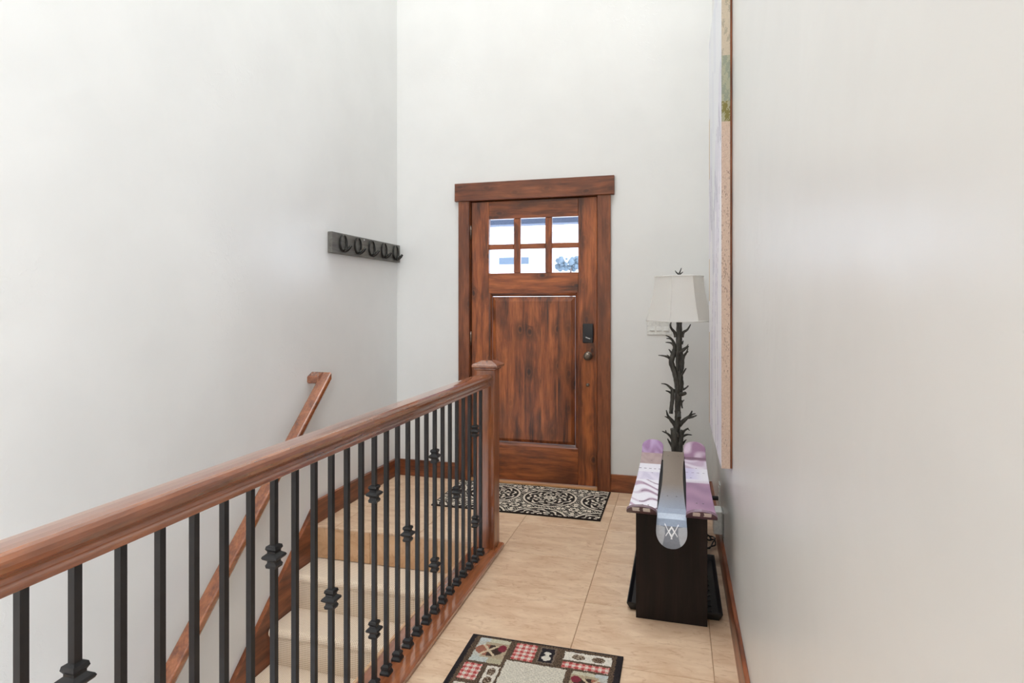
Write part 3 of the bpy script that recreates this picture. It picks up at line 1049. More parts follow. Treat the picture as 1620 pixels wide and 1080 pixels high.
def ski(name, xc, prof, widths, colour, nl, nw, tip_far, tip_near, thick=0.011):
    """prof: list of (y, z) along the top; widths: half-width at arc fraction t"""
    # resample the centre line
    pts = [Vector((0, p[0], p[1])) for p in prof]
    seg = [0.0]
    for a, b_ in zip(pts, pts[1:]):
        seg.append(seg[-1] + (b_ - a).length)
    total = seg[-1]

    def at(s):
        s = min(max(s, 0), total)
        for i in range(len(seg) - 1):
            if s <= seg[i + 1] + 1e-9:
                f = (s - seg[i]) / max(seg[i + 1] - seg[i], 1e-9)
                return pts[i].lerp(pts[i + 1], f)
        return pts[-1].copy()

    vs, fs, uv = [], [], []
    for i in range(nl + 1):
        s = total * i / nl
        p = at(s)
        tg = (at(s + 0.004) - at(s - 0.004)).normalized()
        nrm = Vector((0, -tg.z, tg.y))
        if nrm.z < 0:
            nrm = -nrm
        t = i / nl
        hw = widths(t)
        # rounded tips
        for tip, dist in ((tip_near, s), (tip_far, total - s)):
            if tip and dist < tip:
                q = 1 - dist / tip
                hw *= math.sqrt(max(0.0, 1 - q ** 2.4)) * 0.98 + 0.02
        for side in (0, 1):
            for k in range(nw + 1):
                a = -1 + 2 * k / nw
                vs.append(Vector((xc + hw * a, p.y, p.z)) - nrm * thick * side)
                uv.append((s, hw * a))
    row = (nw + 1) * 2
    tops = 0
    for i in range(nl):
        for k in range(nw):
            a = i * row + k
            fs.append((a, a + 1, a + row + 1, a + row))
    tops = len(fs)
    for i in range(nl):
        for k in range(nw):
            a = i * row + nw + 1 + k
            fs.append((a, a + row, a + row + 1, a + 1))
    bots = len(fs)
    for i in range(nl):
        for k in (0, nw):
            a = i * row + k
            fs.append((a, a + row, a + row + nw + 1, a + nw + 1))
    for i in (0, nl):
        for k in range(nw):
            a = i * row + k
            fs.append((a, a + 1, a + nw + 2, a + nw + 1))
    org = Vector((xc, (prof[0][0] + prof[-1][0]) / 2, SKZ))
    me = bpy.data.meshes.new(name)
    me.from_pydata([tuple(v - org) for v in vs], [], fs)
    bm = bmesh.new(); bm.from_mesh(me); bmesh.ops.recalc_face_normals(bm, faces=bm.faces); bm.to_mesh(me); bm.free()

    def col(c, p):
        vi = p.vertices
        s = sum(uv[q][0] for q in vi) / len(vi)
        w = sum(uv[q][1] for q in vi) / len(vi)
        part = 'top' if p.index < tops else ('base' if p.index < bots else 'edge')
        return colour(part, s, w, total)
    paint(me, col)
    for p in me.polygons[:bots]:
        p.use_smooth = True
    return place(name, me, ski_print, bench, org)


def streak(s, w, k):
    return math.sin(s * 41 * k + 3 * math.sin(w * 60 + s * 9)) + 0.6 * math.sin(w * 95 + s * 23 * k)


MAUVE, PLUM, LAV, SNOW = rgb(158, 122, 150), rgb(96, 62, 84), rgb(204, 196, 216), rgb(232, 228, 236)


def hole(s, w, total, spots):
    return any(math.hypot(s - a, w - b_) < 0.0038 for a, b_ in spots)


def blend(a, b_, t):
    t = min(max(t, 0.0), 1.0)
    return tuple(a[i] * (1 - t) + b_[i] * t for i in range(4))


def left_ski(part, s, w, total):
    if part == 'base':
        if 0.008 < s < 0.030 and (-0.035 < w < -0.008 or 0.006 < w < 0.034):
            return rgb(222, 216, 212)
        return rgb(84, 58, 66)
    if part == 'edge':
        return rgb(120, 96, 104)
    if hole(s, w, total, ((0.16, 0.02), (0.16, -0.004), (0.66, 0.016), (0.90, 0.002))):
        return rgb(40, 34, 38)
    d = total - s
    q = streak(s, w, 1.0)
    if d < 0.15:
        return blend(rgb(150, 112, 152), rgb(178, 150, 186), (q + 1) / 2.4)
    if d < 0.36:
        return blend(rgb(180, 156, 152), rgb(170, 144, 142), (q + 1) / 2)
    if d < 0.52:
        return SNOW if not (0.452 < d < 0.462 and math.sin(w * 260 + 1) > 0.1) else rgb(120, 104, 128)
    if d < 0.66:
        return blend(LAV, rgb(222, 214, 230), (streak(s, w, 0.8) + 1) / 2.2)
    q = math.sin(s * 62 + w * 34 + 2.2 * math.sin(w * 46 + s * 12))
    f = (0.30 + 0.45 * math.sin(s * 17 + 1.0 + w * 30))
    c = blend(SNOW, rgb(178, 150, 172), q * 0.9 + f - 0.35)
    if q > 0.93 and w > -0.02:
        c = rgb(132, 104, 126)
    return c if s > 0.10 else blend(c, SNOW, 0.7)


def right_ski(part, s, w, total):
    if part == 'base':
        if 0.008 < s < 0.030 and (-0.034 < w < -0.006 or 0.008 < w < 0.035):
            return rgb(222, 210, 206)
        return rgb(92, 64, 78)
    if part == 'edge':
        return rgb(126, 100, 116)
    if hole(s, w, total, ((0.235, -0.012), (0.235, 0.014), (0.62, -0.03), (0.80, 0.0))):
        return rgb(40, 34, 38)
    d = total - s
    q = streak(s, w * 0.5, 1.1)
    if d < 0.24:
        c = blend(rgb(150, 112, 140), rgb(206, 184, 200), (q + 0.4) / 1.6)
        return c if abs(d - 0.20) > 0.022 else rgb(122, 88, 110)
    if d < 0.40:
        return blend(rgb(196, 172, 194), rgb(226, 216, 228), (q + 0.6) / 1.6)
    if d < 0.60:
        if 0.478 < d < 0.486 and math.sin(w * 240) > 0.2:
            return rgb(140, 120, 150)
        return blend(rgb(206, 198, 226), SNOW, (w + 0.03) / 0.06)
    f = min((d - 0.60) / 0.12, 1)
    c = blend(rgb(166, 130, 156), rgb(146, 112, 140), 0.5 + 0.5 * math.sin(s * 30 + 1.3 * math.sin(w * 40)))
    return blend(SNOW, c, f) if d < 0.66 else c


def seg_d(px, py, ax, ay, bx, by):
    dx, dy = bx - ax, by - ay
    t = max(0, min(1, ((px - ax) * dx + (py - ay) * dy) / (dx * dx + dy * dy)))
    return math.hypot(px - ax - t * dx, py - ay - t * dy)


def middle_ski(part, s, w, total):
    if part != 'top':
        return rgb(92, 90, 92) if part == 'edge' else rgb(60, 60, 64)
    if hole(s, w, total, ((0.335, -0.020), (0.335, 0.018), (1.06, -0.028), (1.06, 0.026))):
        return rgb(40, 38, 38)
    # emblem near the tip: a diamond with two crossing strokes that open into a V above and below
    px, py = w, s - 0.062        # py up towards the bench
    if abs(px) < 0.030 and abs(py) < 0.034:
        dd = abs(px) / 0.0145 + abs(py - 0.002) / 0.022
        if 0.55 < dd < 1.0:
            return rgb(238, 238, 240)
        for sg in (-1, 1):
            if seg_d(px, py, sg * 0.026, 0.030, -sg * 0.002, -0.024) < 0.0017:
                return rgb(238, 238, 240)
            if seg_d(px, py, sg * 0.022, -0.014, sg * 0.010, 0.004) < 0.0017:
                return rgb(238, 238, 240)
    if s < 0.085 and abs(w) > 0.026 + 0.22 * max(0, 0.05 - s) and s > 0.010 and s < 0.085 - 0.2 * max(0, 0.05 - abs(w)):
        return rgb(176, 178, 184)
    if s < 0.085:
        return rgb(124, 128, 138)
    g = min(max((s - 0.10) / 0.42, 0), 1)
    a, b_ = rgb(146, 158, 178), rgb(136, 122, 110)
    return tuple(a[i] * (1 - g) + b_[i] * g for i in range(4))


def waist(t):
    return 0.0600 - 0.0075 * math.sin(math.pi * min(max(t, 0), 1))


# twin tips: far end rises a little, near end curls up towards the room
near_up = [(2.432, SKZ + 0.046), (2.438, SKZ + 0.036), (2.446, SKZ + 0.026), (2.458, SKZ + 0.015), (2.475, SKZ + 0.006), (2.50, SKZ + 0.001), (2.53, SKZ)]
far_up = [(3.40, SKZ), (3.46, SKZ + 0.006), (3.52, SKZ + 0.020), (3.57, SKZ + 0.038), (3.60, SKZ + 0.052)]
sl = ski('ski_slat', -0.141, near_up + far_up, waist, left_ski, 330, 34, 0.075, 0.040)
sl['label'] = 'left ski with white and mauve streaks'
sr = ski('ski_slat', 0.087, near_up + far_up, waist, right_ski, 330, 34, 0.075, 0.040)
sr['label'] = 'right ski in mauve and lavender'
bend = [(2.452, 0.330), (2.456, 0.352), (2.463, 0.380), (2.474, 0.410), (2.490, 0.434), (2.512, 0.450), (2.545, SKZ + 0.004)]
sm = ski('ski_slat', -0.026, bend + [(3.40, SKZ + 0.004), (3.53, SKZ + 0.004)], lambda t: 0.0610 - 0.014 * math.sin(math.pi * min(max((t - 0.04) / 0.96, 0), 1)) ** 0.9, middle_ski, 700, 70, 0.0, 0.075)
sm['label'] = 'middle ski in grey with a white emblem on its bent tip'

# boot tray under the bench
tray = empty('boot_tray', (-0.02, 2.95, 0))
tag(tray, 'black plastic boot tray on the floor under the ski bench', 'tray')
m = MB()
m.box(-0.195, 0.160, 2.60, 3.17, 0.004, 0.009)
m.build('tray_floor', black_plastic, tray, 0.001)
rim = MB()
ox0, ox1, oy0, oy1 = -0.206, 0.170, 2.588, 3.182
lo = [(-0.195, 2.60), (0.160, 2.60), (0.160, 3.17), (-0.195, 3.17)]
hi = [(ox0, oy0), (ox1, oy0), (ox1, oy1), (ox0, oy1)]
hi2 = [(ox0 - 0.004, oy0 - 0.004), (ox1 + 0.004, oy0 - 0.004), (ox1 + 0.004, oy1 + 0.004), (ox0 - 0.004, oy1 + 0.004)]
for ring, z in ((lo, 0.0), (lo, 0.009), (hi, 0.036), (hi2, 0.036), (hi2, 0.031)):
    rim.v += [Vector((p[0], p[1], z)) for p in ring]
for i in range(4):
    for k in range(4):
        rim.f.append([i * 4 + k, i * 4 + (k + 1) % 4, i * 4 + 4 + (k + 1) % 4, i * 4 + 4 + k]); rim.smooth.append(False)
for k in range(4):
    rim.f.append([16 + k, 16 + (k + 1) % 4, (k + 1) % 4, k]); rim.smooth.append(False)
rim.build('tray_rim', black_plastic, tray)
for k in range(11):
    yy = 2.64 + k * 0.049
    box('rib', black_plastic, tray, -0.17, 0.135, yy, yy + 0.022, 0.009, 0.015, 0.002)

# ------------------------------------------------------------------ antler floor lamp
LX, LY = 0.004, 3.85
lamp = empty('floor_lamp', (LX, LY, 0))
tag(lamp, 'dark antler floor lamp with a white bell shade behind the ski bench', 'lamp')
SC = 3.71 / 955.0 / 9.82


def LP(zx, zy, dy=0.0):
    return (LX + (zx - 445) * SC, LY + dy, 1.29 - (500 + zy / 9.82 - 481.6) * 3.71 / 955.0)


def smooth_path(pts, n=5):
    out = []
    P = [Vector(p) for p in pts]
    for i in range(len(P) - 1):
        p0 = P[max(i - 1, 0)]; p1 = P[i]; p2 = P[i + 1]; p3 = P[min(i + 2, len(P) - 1)]
        for k in range(n):
            t = k / n
            out.append(0.5 * ((2 * p1) + (-p0 + p2) * t + (2 * p0 - 5 * p1 + 4 * p2 - p3) * t * t + (-p0 + 3 * p1 - 3 * p2 + p3) * t ** 3))
    out.append(P[-1])
    return out


def beam(name, pts, r0, r1=None, rs=None, seg=9, parent=lamp, dy=(0, 0)):
    n = 4
    P = [LP(p[0], p[1], dy[0] + (dy[1] - dy[0]) * i / (len(pts) - 1)) for i, p in enumerate(pts)]
    path = smooth_path(P, n)
    L = len(path)
    rr = []
    for i in range(L):
        f = i / (L - 1)
        if rs:
            q = f * (len(rs) - 1); a = min(int(q), len(rs) - 2); rad = rs[a] + (rs[a + 1] - rs[a]) * (q - a)
        else:
            rad = r0 + (r1 - r0) * f ** 0.8
        rr.append(rad * SC * (1 + 0.06 * math.sin(i * 2.3)))
    return MB().tube(path, rr, seg).build(name, antler_mat, parent)


beam('antler_stem', [(447, 60), (447, 250), (442, 450), (436, 620), (440, 800), (446, 950), (450, 1080), (440, 1180), (428, 1330), (424, 1480), (424, 1600), (412, 1720), (404, 1850), (402, 2000), (404, 2150)], 0, rs=[44, 46, 48, 46, 44, 58, 68, 66, 54, 46, 45, 48, 54, 64, 70, 72], seg=12)
beam('antler_stem', [(385, 520), (352, 620), (330, 720), (372, 840), (402, 960), (420, 1090), (420, 1200)], 0, rs=[40, 42, 42, 44, 44, 42, 30], dy=(0.0, -0.02))
beam('antler_stem', [(470, 560), (492, 660), (488, 780), (474, 880), (465, 980)], 0, rs=[30, 34, 34, 30, 22], dy=(-0.005, 0.0))
beam('antler_stem', [(430, 470), (425, 600), (420, 740), (425, 860)], 0, rs=[22, 28, 26, 16], dy=(-0.018, -0.02))
beam('antler_stem', [(352, 1130), (346, 1280), (332, 1400), (324, 1510)], 0, rs=[34, 32, 30, 30], dy=(-0.012, -0.02))
beam('antler_stem', [(345, 1740), (362, 1860), (372, 2000), (380, 2150)], 0, rs=[32, 40, 46, 50], dy=(-0.008, -0.012))
beam('antler_stem', [(470, 1760), (472, 1900), (462, 2020), (458, 2150)], 0, rs=[30, 38, 42, 44], dy=(-0.01, -0.012))
tines = [
    ([(400, 320), (375, 250), (328, 190), (313, 135), (330, 88)], 34, 7, 0, -0.02),
    ([(485, 320), (510, 250), (560, 215), (592, 170), (616, 122)], 32, 7, 0, -0.02),
    ([(385, 520), (362, 410), (312, 335), (245, 298)], 36, 6, 0, -0.015),
    ([(335, 362), (300, 348), (255, 345)], 18, 6, -0.008, -0.02),
    ([(365, 450), (320, 418), (240, 412)], 26, 5, 0, 0.02),
    ([(350, 600), (318, 550), (290, 513)], 24, 6, 0, -0.02),
    ([(335, 680), (285, 640), (212, 616), (133, 608)], 32, 5, 0, -0.03),
    ([(305, 645), (288, 620), (264, 598)], 14, 5, -0.01, -0.02),
    ([(455, 560), (530, 500), (582, 458)], 38, 14, -0.015, -0.04),
    ([(545, 488), (565, 455), (580, 428)], 14, 5, -0.03, -0.045),
    ([(490, 430), (500, 400), (508, 378)], 18, 7, 0, -0.01),
    ([(490, 700), (515, 620), (556, 562), (577, 498)], 34, 8, 0, 0.01),
    ([(540, 580), (562, 560), (582, 545)], 16, 8, 0.005, 0.0),
    ([(475, 920), (515, 855), (550, 798)], 24, 8, -0.01, -0.03),
    ([(375, 1175), (312, 1110), (252, 1062), (180, 1048)], 30, 6, 0, -0.02),
    ([(340, 1210), (290, 1172), (246, 1155)], 24, 6, 0, -0.03),
    ([(505, 1140), (548, 1112), (584, 1078)], 18, 9, 0, 0.01),
    ([(455, 1205), (500, 1195), (540, 1172)], 34, 26, -0.02, -0.05),
    ([(472, 1370), (500, 1318), (522, 1294)], 14, 6, 0, -0.01),
    ([(480, 1300), (485, 1380), (495, 1425)], 16, 10, 0, -0.01),
    ([(440, 1480), (440, 1540), (446, 1566)], 34, 34, -0.01, -0.035),
    ([(395, 1700), (318, 1605), (276, 1545), (254, 1462)], 42, 8, 0, -0.015),
    ([(285, 1590), (258, 1570), (232, 1558)], 16, 6, -0.005, -0.02),
    ([(445, 1690), (540, 1592), (602, 1532), (638, 1452)], 42, 9, 0, -0.02),
    ([(588, 1558), (650, 1545), (708, 1516)], 28, 8, -0.012, -0.02),
    ([(612, 1524), (648, 1505), (688, 1486)], 18, 6, -0.012, -0.03),
    ([(340, 1900), (275, 1830), (192, 1790)], 28, 7, 0, -0.02),
    ([(255, 1818), (248, 1795), (242, 1772)], 14, 5, -0.01, -0.015),
    ([(485, 1840), (522, 1772), (582, 1722)], 30, 10, 0, -0.02),
    ([(570, 1735), (590, 1748), (606, 1756)], 12, 5, -0.015, -0.02),
    ([(490, 1868), (560, 1836), (638, 1840)], 26, 6, 0, 0.01),
    ([(340, 2020), (295, 1950), (272, 1905)], 28, 6, 0, -0.015),
    ([(440, 1850), (430, 1810), (405, 1775)], 22, 6, -0.03, -0.05),
    ([(500, 1980), (530, 1930), (552, 1900)], 22, 6, 0.0, -0.02),
    ([(420, 760), (415, 700), (428, 640)], 26, 8, 0.02, 0.06),
    ([(440, 1350), (452, 1280), (470, 1220)], 28, 8, 0.02, 0.07),
    ([(420, 1650), (410, 1570), (380, 1510)], 30, 8, 0.02, 0.08),
]
for pts, r0, r1, d0, d1 in tines:
    beam('antler_tine', pts, r0, r1, dy=(d0, d1))
# lower stem and splayed antler foot, standing on the floor behind the bench
MB().tube([LP(404, 2140), (LX, LY, 0.36), (LX + 0.01, LY, 0.2), (LX, LY, 0.06)], [0.029, 0.030, 0.032, 0.036], 12).build('antler_stem', antler_mat, lamp)
for k in range(4):
    a = math.radians(45 + 90 * k)
    c_, s_ = math.cos(a), math.sin(a)
    pth = smooth_path([(LX + 0.01 * c_, LY + 0.01 * s_, 0.15), (LX + 0.07 * c_, LY + 0.07 * s_, 0.09), (LX + 0.13 * c_, LY + 0.13 * s_, 0.022), (LX + 0.17 * c_, LY + 0.17 * s_, 0.013), (LX + 0.195 * c_, LY + 0.195 * s_, 0.032)], 4)
    MB().tube(pth, [0.020 - 0.013 * i / (len(pth) - 1) for i in range(len(pth))], 9).build('antler_foot', antler_mat, lamp)
# bell shade, six panels
ZB, ZT = 1.190, 1.463
ANG = [math.radians(q) for q in (0, 56, 106, 180, 254, 304)]
m = MB()
nseg, nh = 6, 12
inner = []
for i in range(nh + 1):
    t = i / nh
    r = 0.143 + (0.196 - 0.143) * ((1 - t) ** 1.55)
    z = ZB + (ZT - ZB) * t
    for k in range(nseg):
        a = ANG[k]
        m.v.append(Vector((LX + r * math.cos(a), LY + r * math.sin(a) * 0.95, z)))
for i in range(nh):
    for k in range(nseg):
        m.f.append([i * nseg + k, i * nseg + (k + 1) % nseg, (i + 1) * nseg + (k + 1) % nseg, (i + 1) * nseg + k]); m.smooth.append(False)
sd = m.build('lamp_shade', shade_mat, lamp)
sd['label'] = 'white bell shade'
so = sd.modifiers.new('thickness', 'SOLIDIFY'); so.thickness = 0.002
for z, r, nm in ((ZB, 0.196, 'trim_band'), (ZT, 0.143, 'trim_band')):
    path = [(LX + r * math.cos(a_), LY + 0.95 * r * math.sin(a_), z) for a_ in ANG]
    path.append(path[0])
    MB().tube(path, 0.0042, 8).build(nm, shade_mat, sd)
for k in range(6):
    a = ANG[k]
    path = []
    for i in range(nh + 1):
        t = i / nh
        r = 0.1435 + (0.1965 - 0.1435) * ((1 - t) ** 1.55)
        path.append((LX + r * math.cos(a), LY + 0.95 * r * math.sin(a), ZB + (ZT - ZB) * t))
    MB().tube(path, 0.0022, 6).build('seam', shade_mat, sd)
# harp, cross bar and antler finial
MB().tube([(LX, LY, 1.20), (LX, LY, 1.475)], 0.004, 8).build('harp', bronze_mat, lamp)
MB().tube([(LX - 0.14, LY, 1.462), (LX + 0.14, LY, 1.462)], 0.002, 6).build('shade_ring_bar', bronze_mat, lamp)
S2 = 3.71 / 955.0 / 7.717


def FP(zx, zy):
    return (LX + (zx - 487) * S2, LY, 1.29 - (420 + zy / 7.717 - 481.6) * 3.71 / 955.0)


fi = MB().tube([FP(487, 140), FP(487, 95)], [0.008, 0.007], 8).build('finial', antler_mat, lamp)
for pts in ([(487, 105), (462, 90), (440, 60)], [(488, 105), (498, 75), (515, 28)], [(490, 105), (512, 95), (532, 76)]):
    MB().tube(smooth_path([FP(*p) for p in pts], 3), [0.0065 - 0.0045 * i / 6 for i in range(7)], 7).build('finial_tine', antler_mat, fi)

# ------------------------------------------------------------------ light switches on the end wall
sw = empty('light_switch', (-0.125, YF, 1.085))
tag(sw, 'white triple light switch plate on the end wall behind the lamp', 'light switch')
box('plate', white_plastic, sw, -0.206, -0.044, YF - 0.006, YF, 1.085, 1.202, 0.003)
for k in range(3):
    xc = -0.171 + 0.046 * k
    r_ = MB().prism([(YF - 0.0065, 1.112), (YF - 0.0115, 1.114), (YF - 0.0075, 1.144), (YF - 0.0095, 1.174), (YF - 0.0065, 1.176)], 0, xc - 0.0165, xc + 0.0165)
    r_.build('rocker', white_plastic, sw)

# ------------------------------------------------------------------ outlet, plug-in adapter and cord on the right wall
ol = empty('wall_outlet', (XR, 3.42, 0.22))
tag(ol, 'white outlet plate on the right wall above the plug adapter', 'outlet')
box('plate', white_plastic, ol, XR - 0.006, XR, 3.375, 3.450, 0.215, 0.335, 0.002)
for z in (0.250, 0.300):
    box('receptacle', white_plastic, ol, XR - 0.009, XR - 0.006, 3.392, 3.433, z - 0.016, z + 0.016, 0.002)
ad = empty('plug_adapter', (0.19, 3.17, 0.155))
tag(ad, 'white boxy plug adapter beside the right end of the ski bench', 'plug adapter')
box('body', white_plastic, ad, XR - 0.048, XR - 0.006, 3.125, 3.215, 0.160, 0.275, 0.006)
box('back_plate', plain('grey_plastic', rgb(150, 148, 144), 0.5), ad, XR - 0.006, XR, 3.115, 3.225, 0.150, 0.268, 0.001)
pl = empty('power_cord', (0.15, 3.42, 0))
tag(pl, 'black power cord plugged into the outlet and coiled on the floor', 'cord')
MB().tube([(XR - 0.009, 3.412, 0.252), (XR - 0.035, 3.412, 0.252), (XR - 0.045, 3.412, 0.250)], [0.011, 0.012, 0.006], 10).build('plug', black_plastic, pl)
path = [(XR - 0.045, 3.412, 0.250), (0.15, 3.41, 0.245), (0.135, 3.43, 0.20), (0.145, 3.45, 0.08), (0.15, 3.46, 0.012)]
rng = random.Random(5)
for k in range(26):
    a = 0.9 + k * 0.62
    r = 0.040 + 0.012 * math.sin(k * 1.7)
    path.append((0.160 + r * 0.62 * math.cos(a), 3.40 + 0.085 * math.sin(a) * (r / 0.04), 0.008 + 0.012 * (k % 5) / 4 + 0.0008 * k))
path += [(0.12, 3.50, 0.02), (0.04, 3.66, 0.008), (0.02, 3.80, 0.03)]
MB().tube(smooth_path(path, 4), 0.0038, 6).build('cable', black_plastic, pl)

# ------------------------------------------------------------------ deep canvas on the right wall
art = empty('wall_canvas', (0.19, 3.16, 0.61))
tag(art, 'tall deep-edged landscape canvas hanging on the right wall', 'wall art')
AX, AY0, AY1, AZ0, AZ1 = 0.172, 2.640, 3.680, 0.612, 2.800
box('stretcher_frame', casing_z, art, AX + 0.034, XR - 0.001, AY0 + 0.001, AY1 - 0.001, AZ0 + 0.001, AZ1 - 0.001, 0.001)


def canvas_face(u, z):
    # pale snow scene: hazy sky, a grey-lavender ridge, ski tracks in the snow, tan rock at the far edge
    if u > 0.93 and (z < 1.55 or 1.9 < z < 2.35) and math.sin(z * 9) > -0.7:
        return rgb(214, 192, 158)
    ridge = 2.05 + 0.22 * math.sin(u * 7.0 + 0.6) + 0.09 * math.sin(u * 19.0) + 0.03 * math.sin(u * 47.0)
    n = math.sin(z * 5 + u * 9) + 0.6 * math.sin(z * 13 - u * 21)
    if z > ridge:
        return rgb(230, 231, 234) if n > -0.4 else rgb(224, 225, 231)
    if z > ridge - 0.34:
        f = math.sin((u * 26 + (ridge - z) * 20)) + 0.5 * math.sin(u * 61 - z * 33)
        return rgb(190, 188, 200) if f > 0.75 else rgb(222, 220, 228)
    for k, off in enumerate((0.20, 0.34, 0.62)):
        x = off + 0.05 * math.sin(z * 6.0 + k) + 0.10 * (1.6 - z)
        if abs(u - x) < 0.012:
            return rgb(190, 184, 200)
    return rgb(242, 240, 243) if n > -0.3 else rgb(235, 232, 240)


def canvas_edge(w, z):
    # side: pale sky above, olive shrubs, pinkish speckled ground below
    r = (math.sin(w * 3171.7 + z * 911.3) * 43758.5453) % 1.0
    n = math.sin(z * 47 + w * 120) + 0.7 * math.sin(z * 113 - w * 260) + (r - 0.5) * 1.6
    if z > 2.32:
        return rgb(204, 190, 168) if n > -0.8 else rgb(178, 168, 148)
    if z > 2.13:
        return rgb(172, 172, 148) if n > -0.2 else rgb(150, 156, 138)
    if z > 2.045:
        return rgb(128, 120, 62) if n > -0.1 else rgb(170, 166, 138)
    iz, iw = math.floor(z * 150), math.floor(w * 420)
    r2 = (math.sin(iz * 127.1 + iw * 311.7) * 43758.5453) % 1.0
    den = 0.10 + 0.10 * math.sin(z * 4.6 + 1.0) + 0.06 * math.sin(z * 19)
    if r2 < den * (0.6 + 0.4 * math.sin(z * 60 + w * 150)):
        return rgb(160, 134, 120) if r > 0.35 else rgb(186, 160, 146)
    return rgb(214, 190, 172) if r > 0.25 else rgb(204, 178, 160)


vs, fs, kinds = [], [], []
nu, nz, nwid = 60, 520, 14
for j in range(nz + 1):
    z = AZ0 + (AZ1 - AZ0) * j / nz
    for k in range(nwid + 1):
        vs.append((AX + 0.034 - 0.034 * k / nwid, AY0, z))
    for k in range(1, nu + 1):
        vs.append((AX, AY0 + (AY1 - AY0) * k / nu, z))
    for k in range(1, 5):
        vs.append((AX + 0.034 * k / 4, AY1, z))
rw = nwid + 1 + nu + 4
for j in range(nz):
    for k in range(rw - 1):
        a = j * rw + k
        fs.append((a, a + 1, a + rw + 1, a + rw))
for j in (0, nz):
    for k in range(nu):
        # top and bottom turn-overs
        a = j * rw + nwid + k
        n0 = len(vs)
        y0_, y1_ = AY0 + (AY1 - AY0) * k / nu, AY0 + (AY1 - AY0) * (k + 1) / nu
        z = AZ0 if j == 0 else AZ1
        vs += [(AX + 0.034, y0_, z), (AX + 0.034, y1_, z)]
        fs.append((a, a + 1, n0 + 1, n0))
org = Vector((AX, (AY0 + AY1) / 2, AZ0))
me = bpy.data.meshes.new('printed_canvas')
me.from_pydata([tuple(Vector(v) - org) for v in vs], [], fs)


def art_col(c, p):
    x, y, z = c.x + org.x, c.y + org.y, c.z + org.z
    if y < AY0 + 1e-4:
        return canvas_edge(x, z)
    return canvas_face((y - AY0) / (AY1 - AY0), z)


paint(me, art_col)
bm = bmesh.new(); bm.from_mesh(me); bmesh.ops.recalc_face_normals(bm, faces=bm.faces); bm.to_mesh(me); bm.free()
place('printed_canvas', me, canvas_print, art, org)

# ------------------------------------------------------------------ outside, seen through the door panes
snow_mat = plain('snow', rgb(244, 246, 250), 0.9)
g = MB()
nx_, ny_ = 24, 16
for j in range(ny_ + 1):
    for i in range(nx_ + 1):
        x = -16 + 28 * i / nx_; y = 4.6 + 26 * j / ny_
        t = max(0, (y - 11) / 16)
        g.v.append(Vector((x, y, -0.12 + 3.6 * t ** 1.2 + 0.12 * math.sin(x * 0.9 + y * 0.7))))
for j in range(ny_):
    for i in range(nx_):
        a = j * (nx_ + 1) + i
        g.f.append([a, a + 1, a + nx_ + 2, a + nx_ + 1]); g.smooth.append(True)
tag(g.build('ground_snow', snow_mat), 'bright snow covered ground outside the front door', 'snow', kind='structure')
timber = plain('porch_timber', rgb(66, 74, 92), 0.8)
porch = empty('porch_roof', (-1.0, 6.4, 0))
tag(porch, 'dark porch eave seen at the top of the door panes', 'porch')
box('eave_beam', timber, porch, -4.5, 2.0, 7.3, 7.5, 2.295, 2.75)
box('roof_slab', timber, porch, -4.5, 2.0, 4.36, 7.7, 2.75, 2.9)
for x in (-4.3, 1.8):
    box('post', timber, porch, x - 0.08, x + 0.08, 7.32, 7.48, -0.3, 2.295)
cab = empty('cabin', (-4.4, 15.0, 0.3))
tag(cab, 'snowy neighbouring cabin seen through the left door panes', 'building')
cabin_wall = plain('pale_cabin_siding', rgb(226, 226, 230), 0.9)
box('wall', cabin_wall, cab, -6.4, -3.35, 14.5, 17.5, 0.2, 3.3)
w_ = box('window', plain('blue_window', rgb(62, 76, 92), 0.3), cab, -4.32, -3.56, 14.44, 14.52, 2.29, 2.46)
MB().prism([(-6.7, 3.25), (-4.85, 4.6), (-3.05, 3.25), (-3.05, 3.45), (-4.85, 4.85), (-6.7, 3.45)], 1, 14.1, 17.9).build('snowy_roof', snow_mat, cab)
pine_mat = plain('frosted_pine', rgb(84, 98, 108), 0.9)
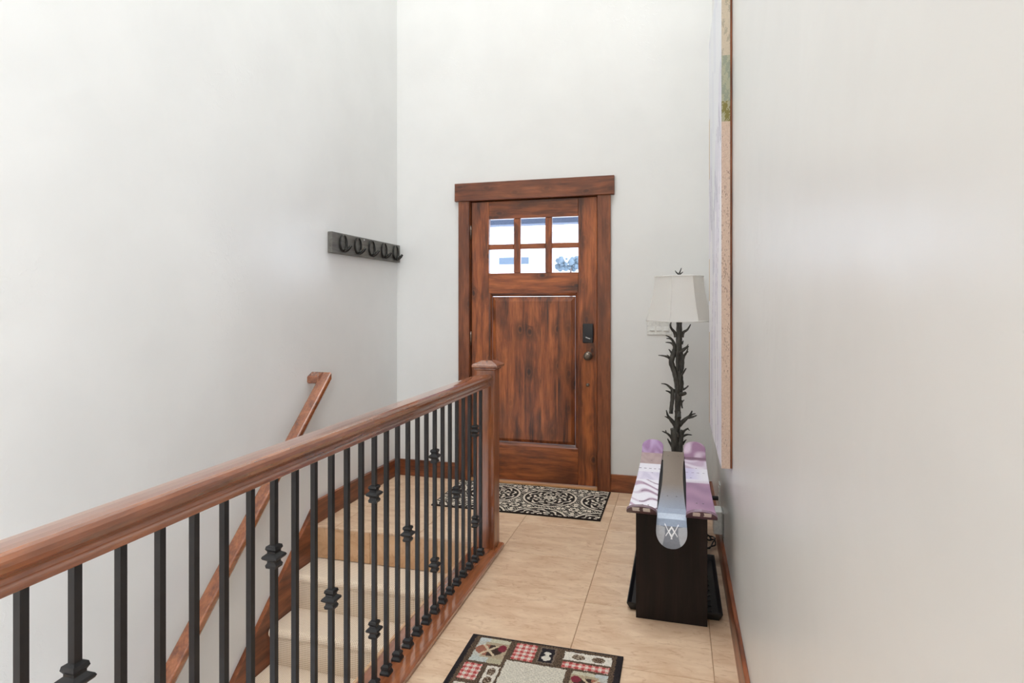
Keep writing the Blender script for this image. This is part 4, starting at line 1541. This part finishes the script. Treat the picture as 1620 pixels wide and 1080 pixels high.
bark = plain('bark', rgb(120, 110, 108), 0.9)


def pine(loc, hgt, rad, label):
    t = empty('pine_tree', loc)
    tag(t, label, 'tree', 'trees outside the door')
    MB().tube([loc, (loc[0], loc[1], loc[2] + hgt * 0.95)], [0.06, 0.02], 6).build('trunk', bark, t)
    r_ = random.Random(int(hgt * 100))
    for k in range(7):
        z = loc[2] + hgt * (0.12 + 0.8 * k / 7)
        r0 = rad * (1 - k / 7.6)
        m = MB()
        ring = [(r0 * (1.0 if q % 2 else 0.55) * r_.uniform(0.8, 1.1)) for q in range(14)]
        m.v.append(Vector((loc[0], loc[1], z + hgt * 0.16)))
        for q in range(14):
            a = 2 * math.pi * q / 14
            m.v.append(Vector((loc[0] + ring[q] * math.cos(a), loc[1] + ring[q] * math.sin(a), z - r_.uniform(0, 0.08))))
        m.v.append(Vector((loc[0], loc[1], z + 0.05)))
        for q in range(14):
            m.f.append([0, 1 + q, 1 + (q + 1) % 14]); m.smooth.append(False)
            m.f.append([15, 1 + (q + 1) % 14, 1 + q]); m.smooth.append(False)
        m.build('bough', pine_mat, t)


pine((-5.3, 23.5, 2.4), 1.7, 0.45, 'far frosted pine in the middle door panes')
# round frosted shrub
shrub = empty('frosted_shrub', (-2.85, 16.4, 0.75))
tag(shrub, 'blue grey frosted shrub seen through the lower right door pane', 'shrub')
MB().tube([(-2.85, 16.4, 0.7), (-2.84, 16.42, 1.6), (-2.85, 16.4, 2.3)], [0.06, 0.045, 0.03], 7).build('stem', bark, shrub)
rs_ = random.Random(4)
for k in range(44):
    cx, cy, cz = -2.86 + rs_.uniform(-0.36, 0.36), 16.4 + rs_.uniform(-0.3, 0.3), 2.42 + rs_.uniform(-0.16, 0.14)
    rr_ = rs_.uniform(0.035, 0.10)
    m = MB()
    prof = [(rr_ * math.sin(math.pi * q / 6) * rs_.uniform(0.75, 1.2) + 0.002, -rr_ * math.cos(math.pi * q / 6)) for q in range(7)]
    m.lathe(prof, (cx, cy, cz), 9)
    m.build('leaf_clump', pine_mat, shrub)
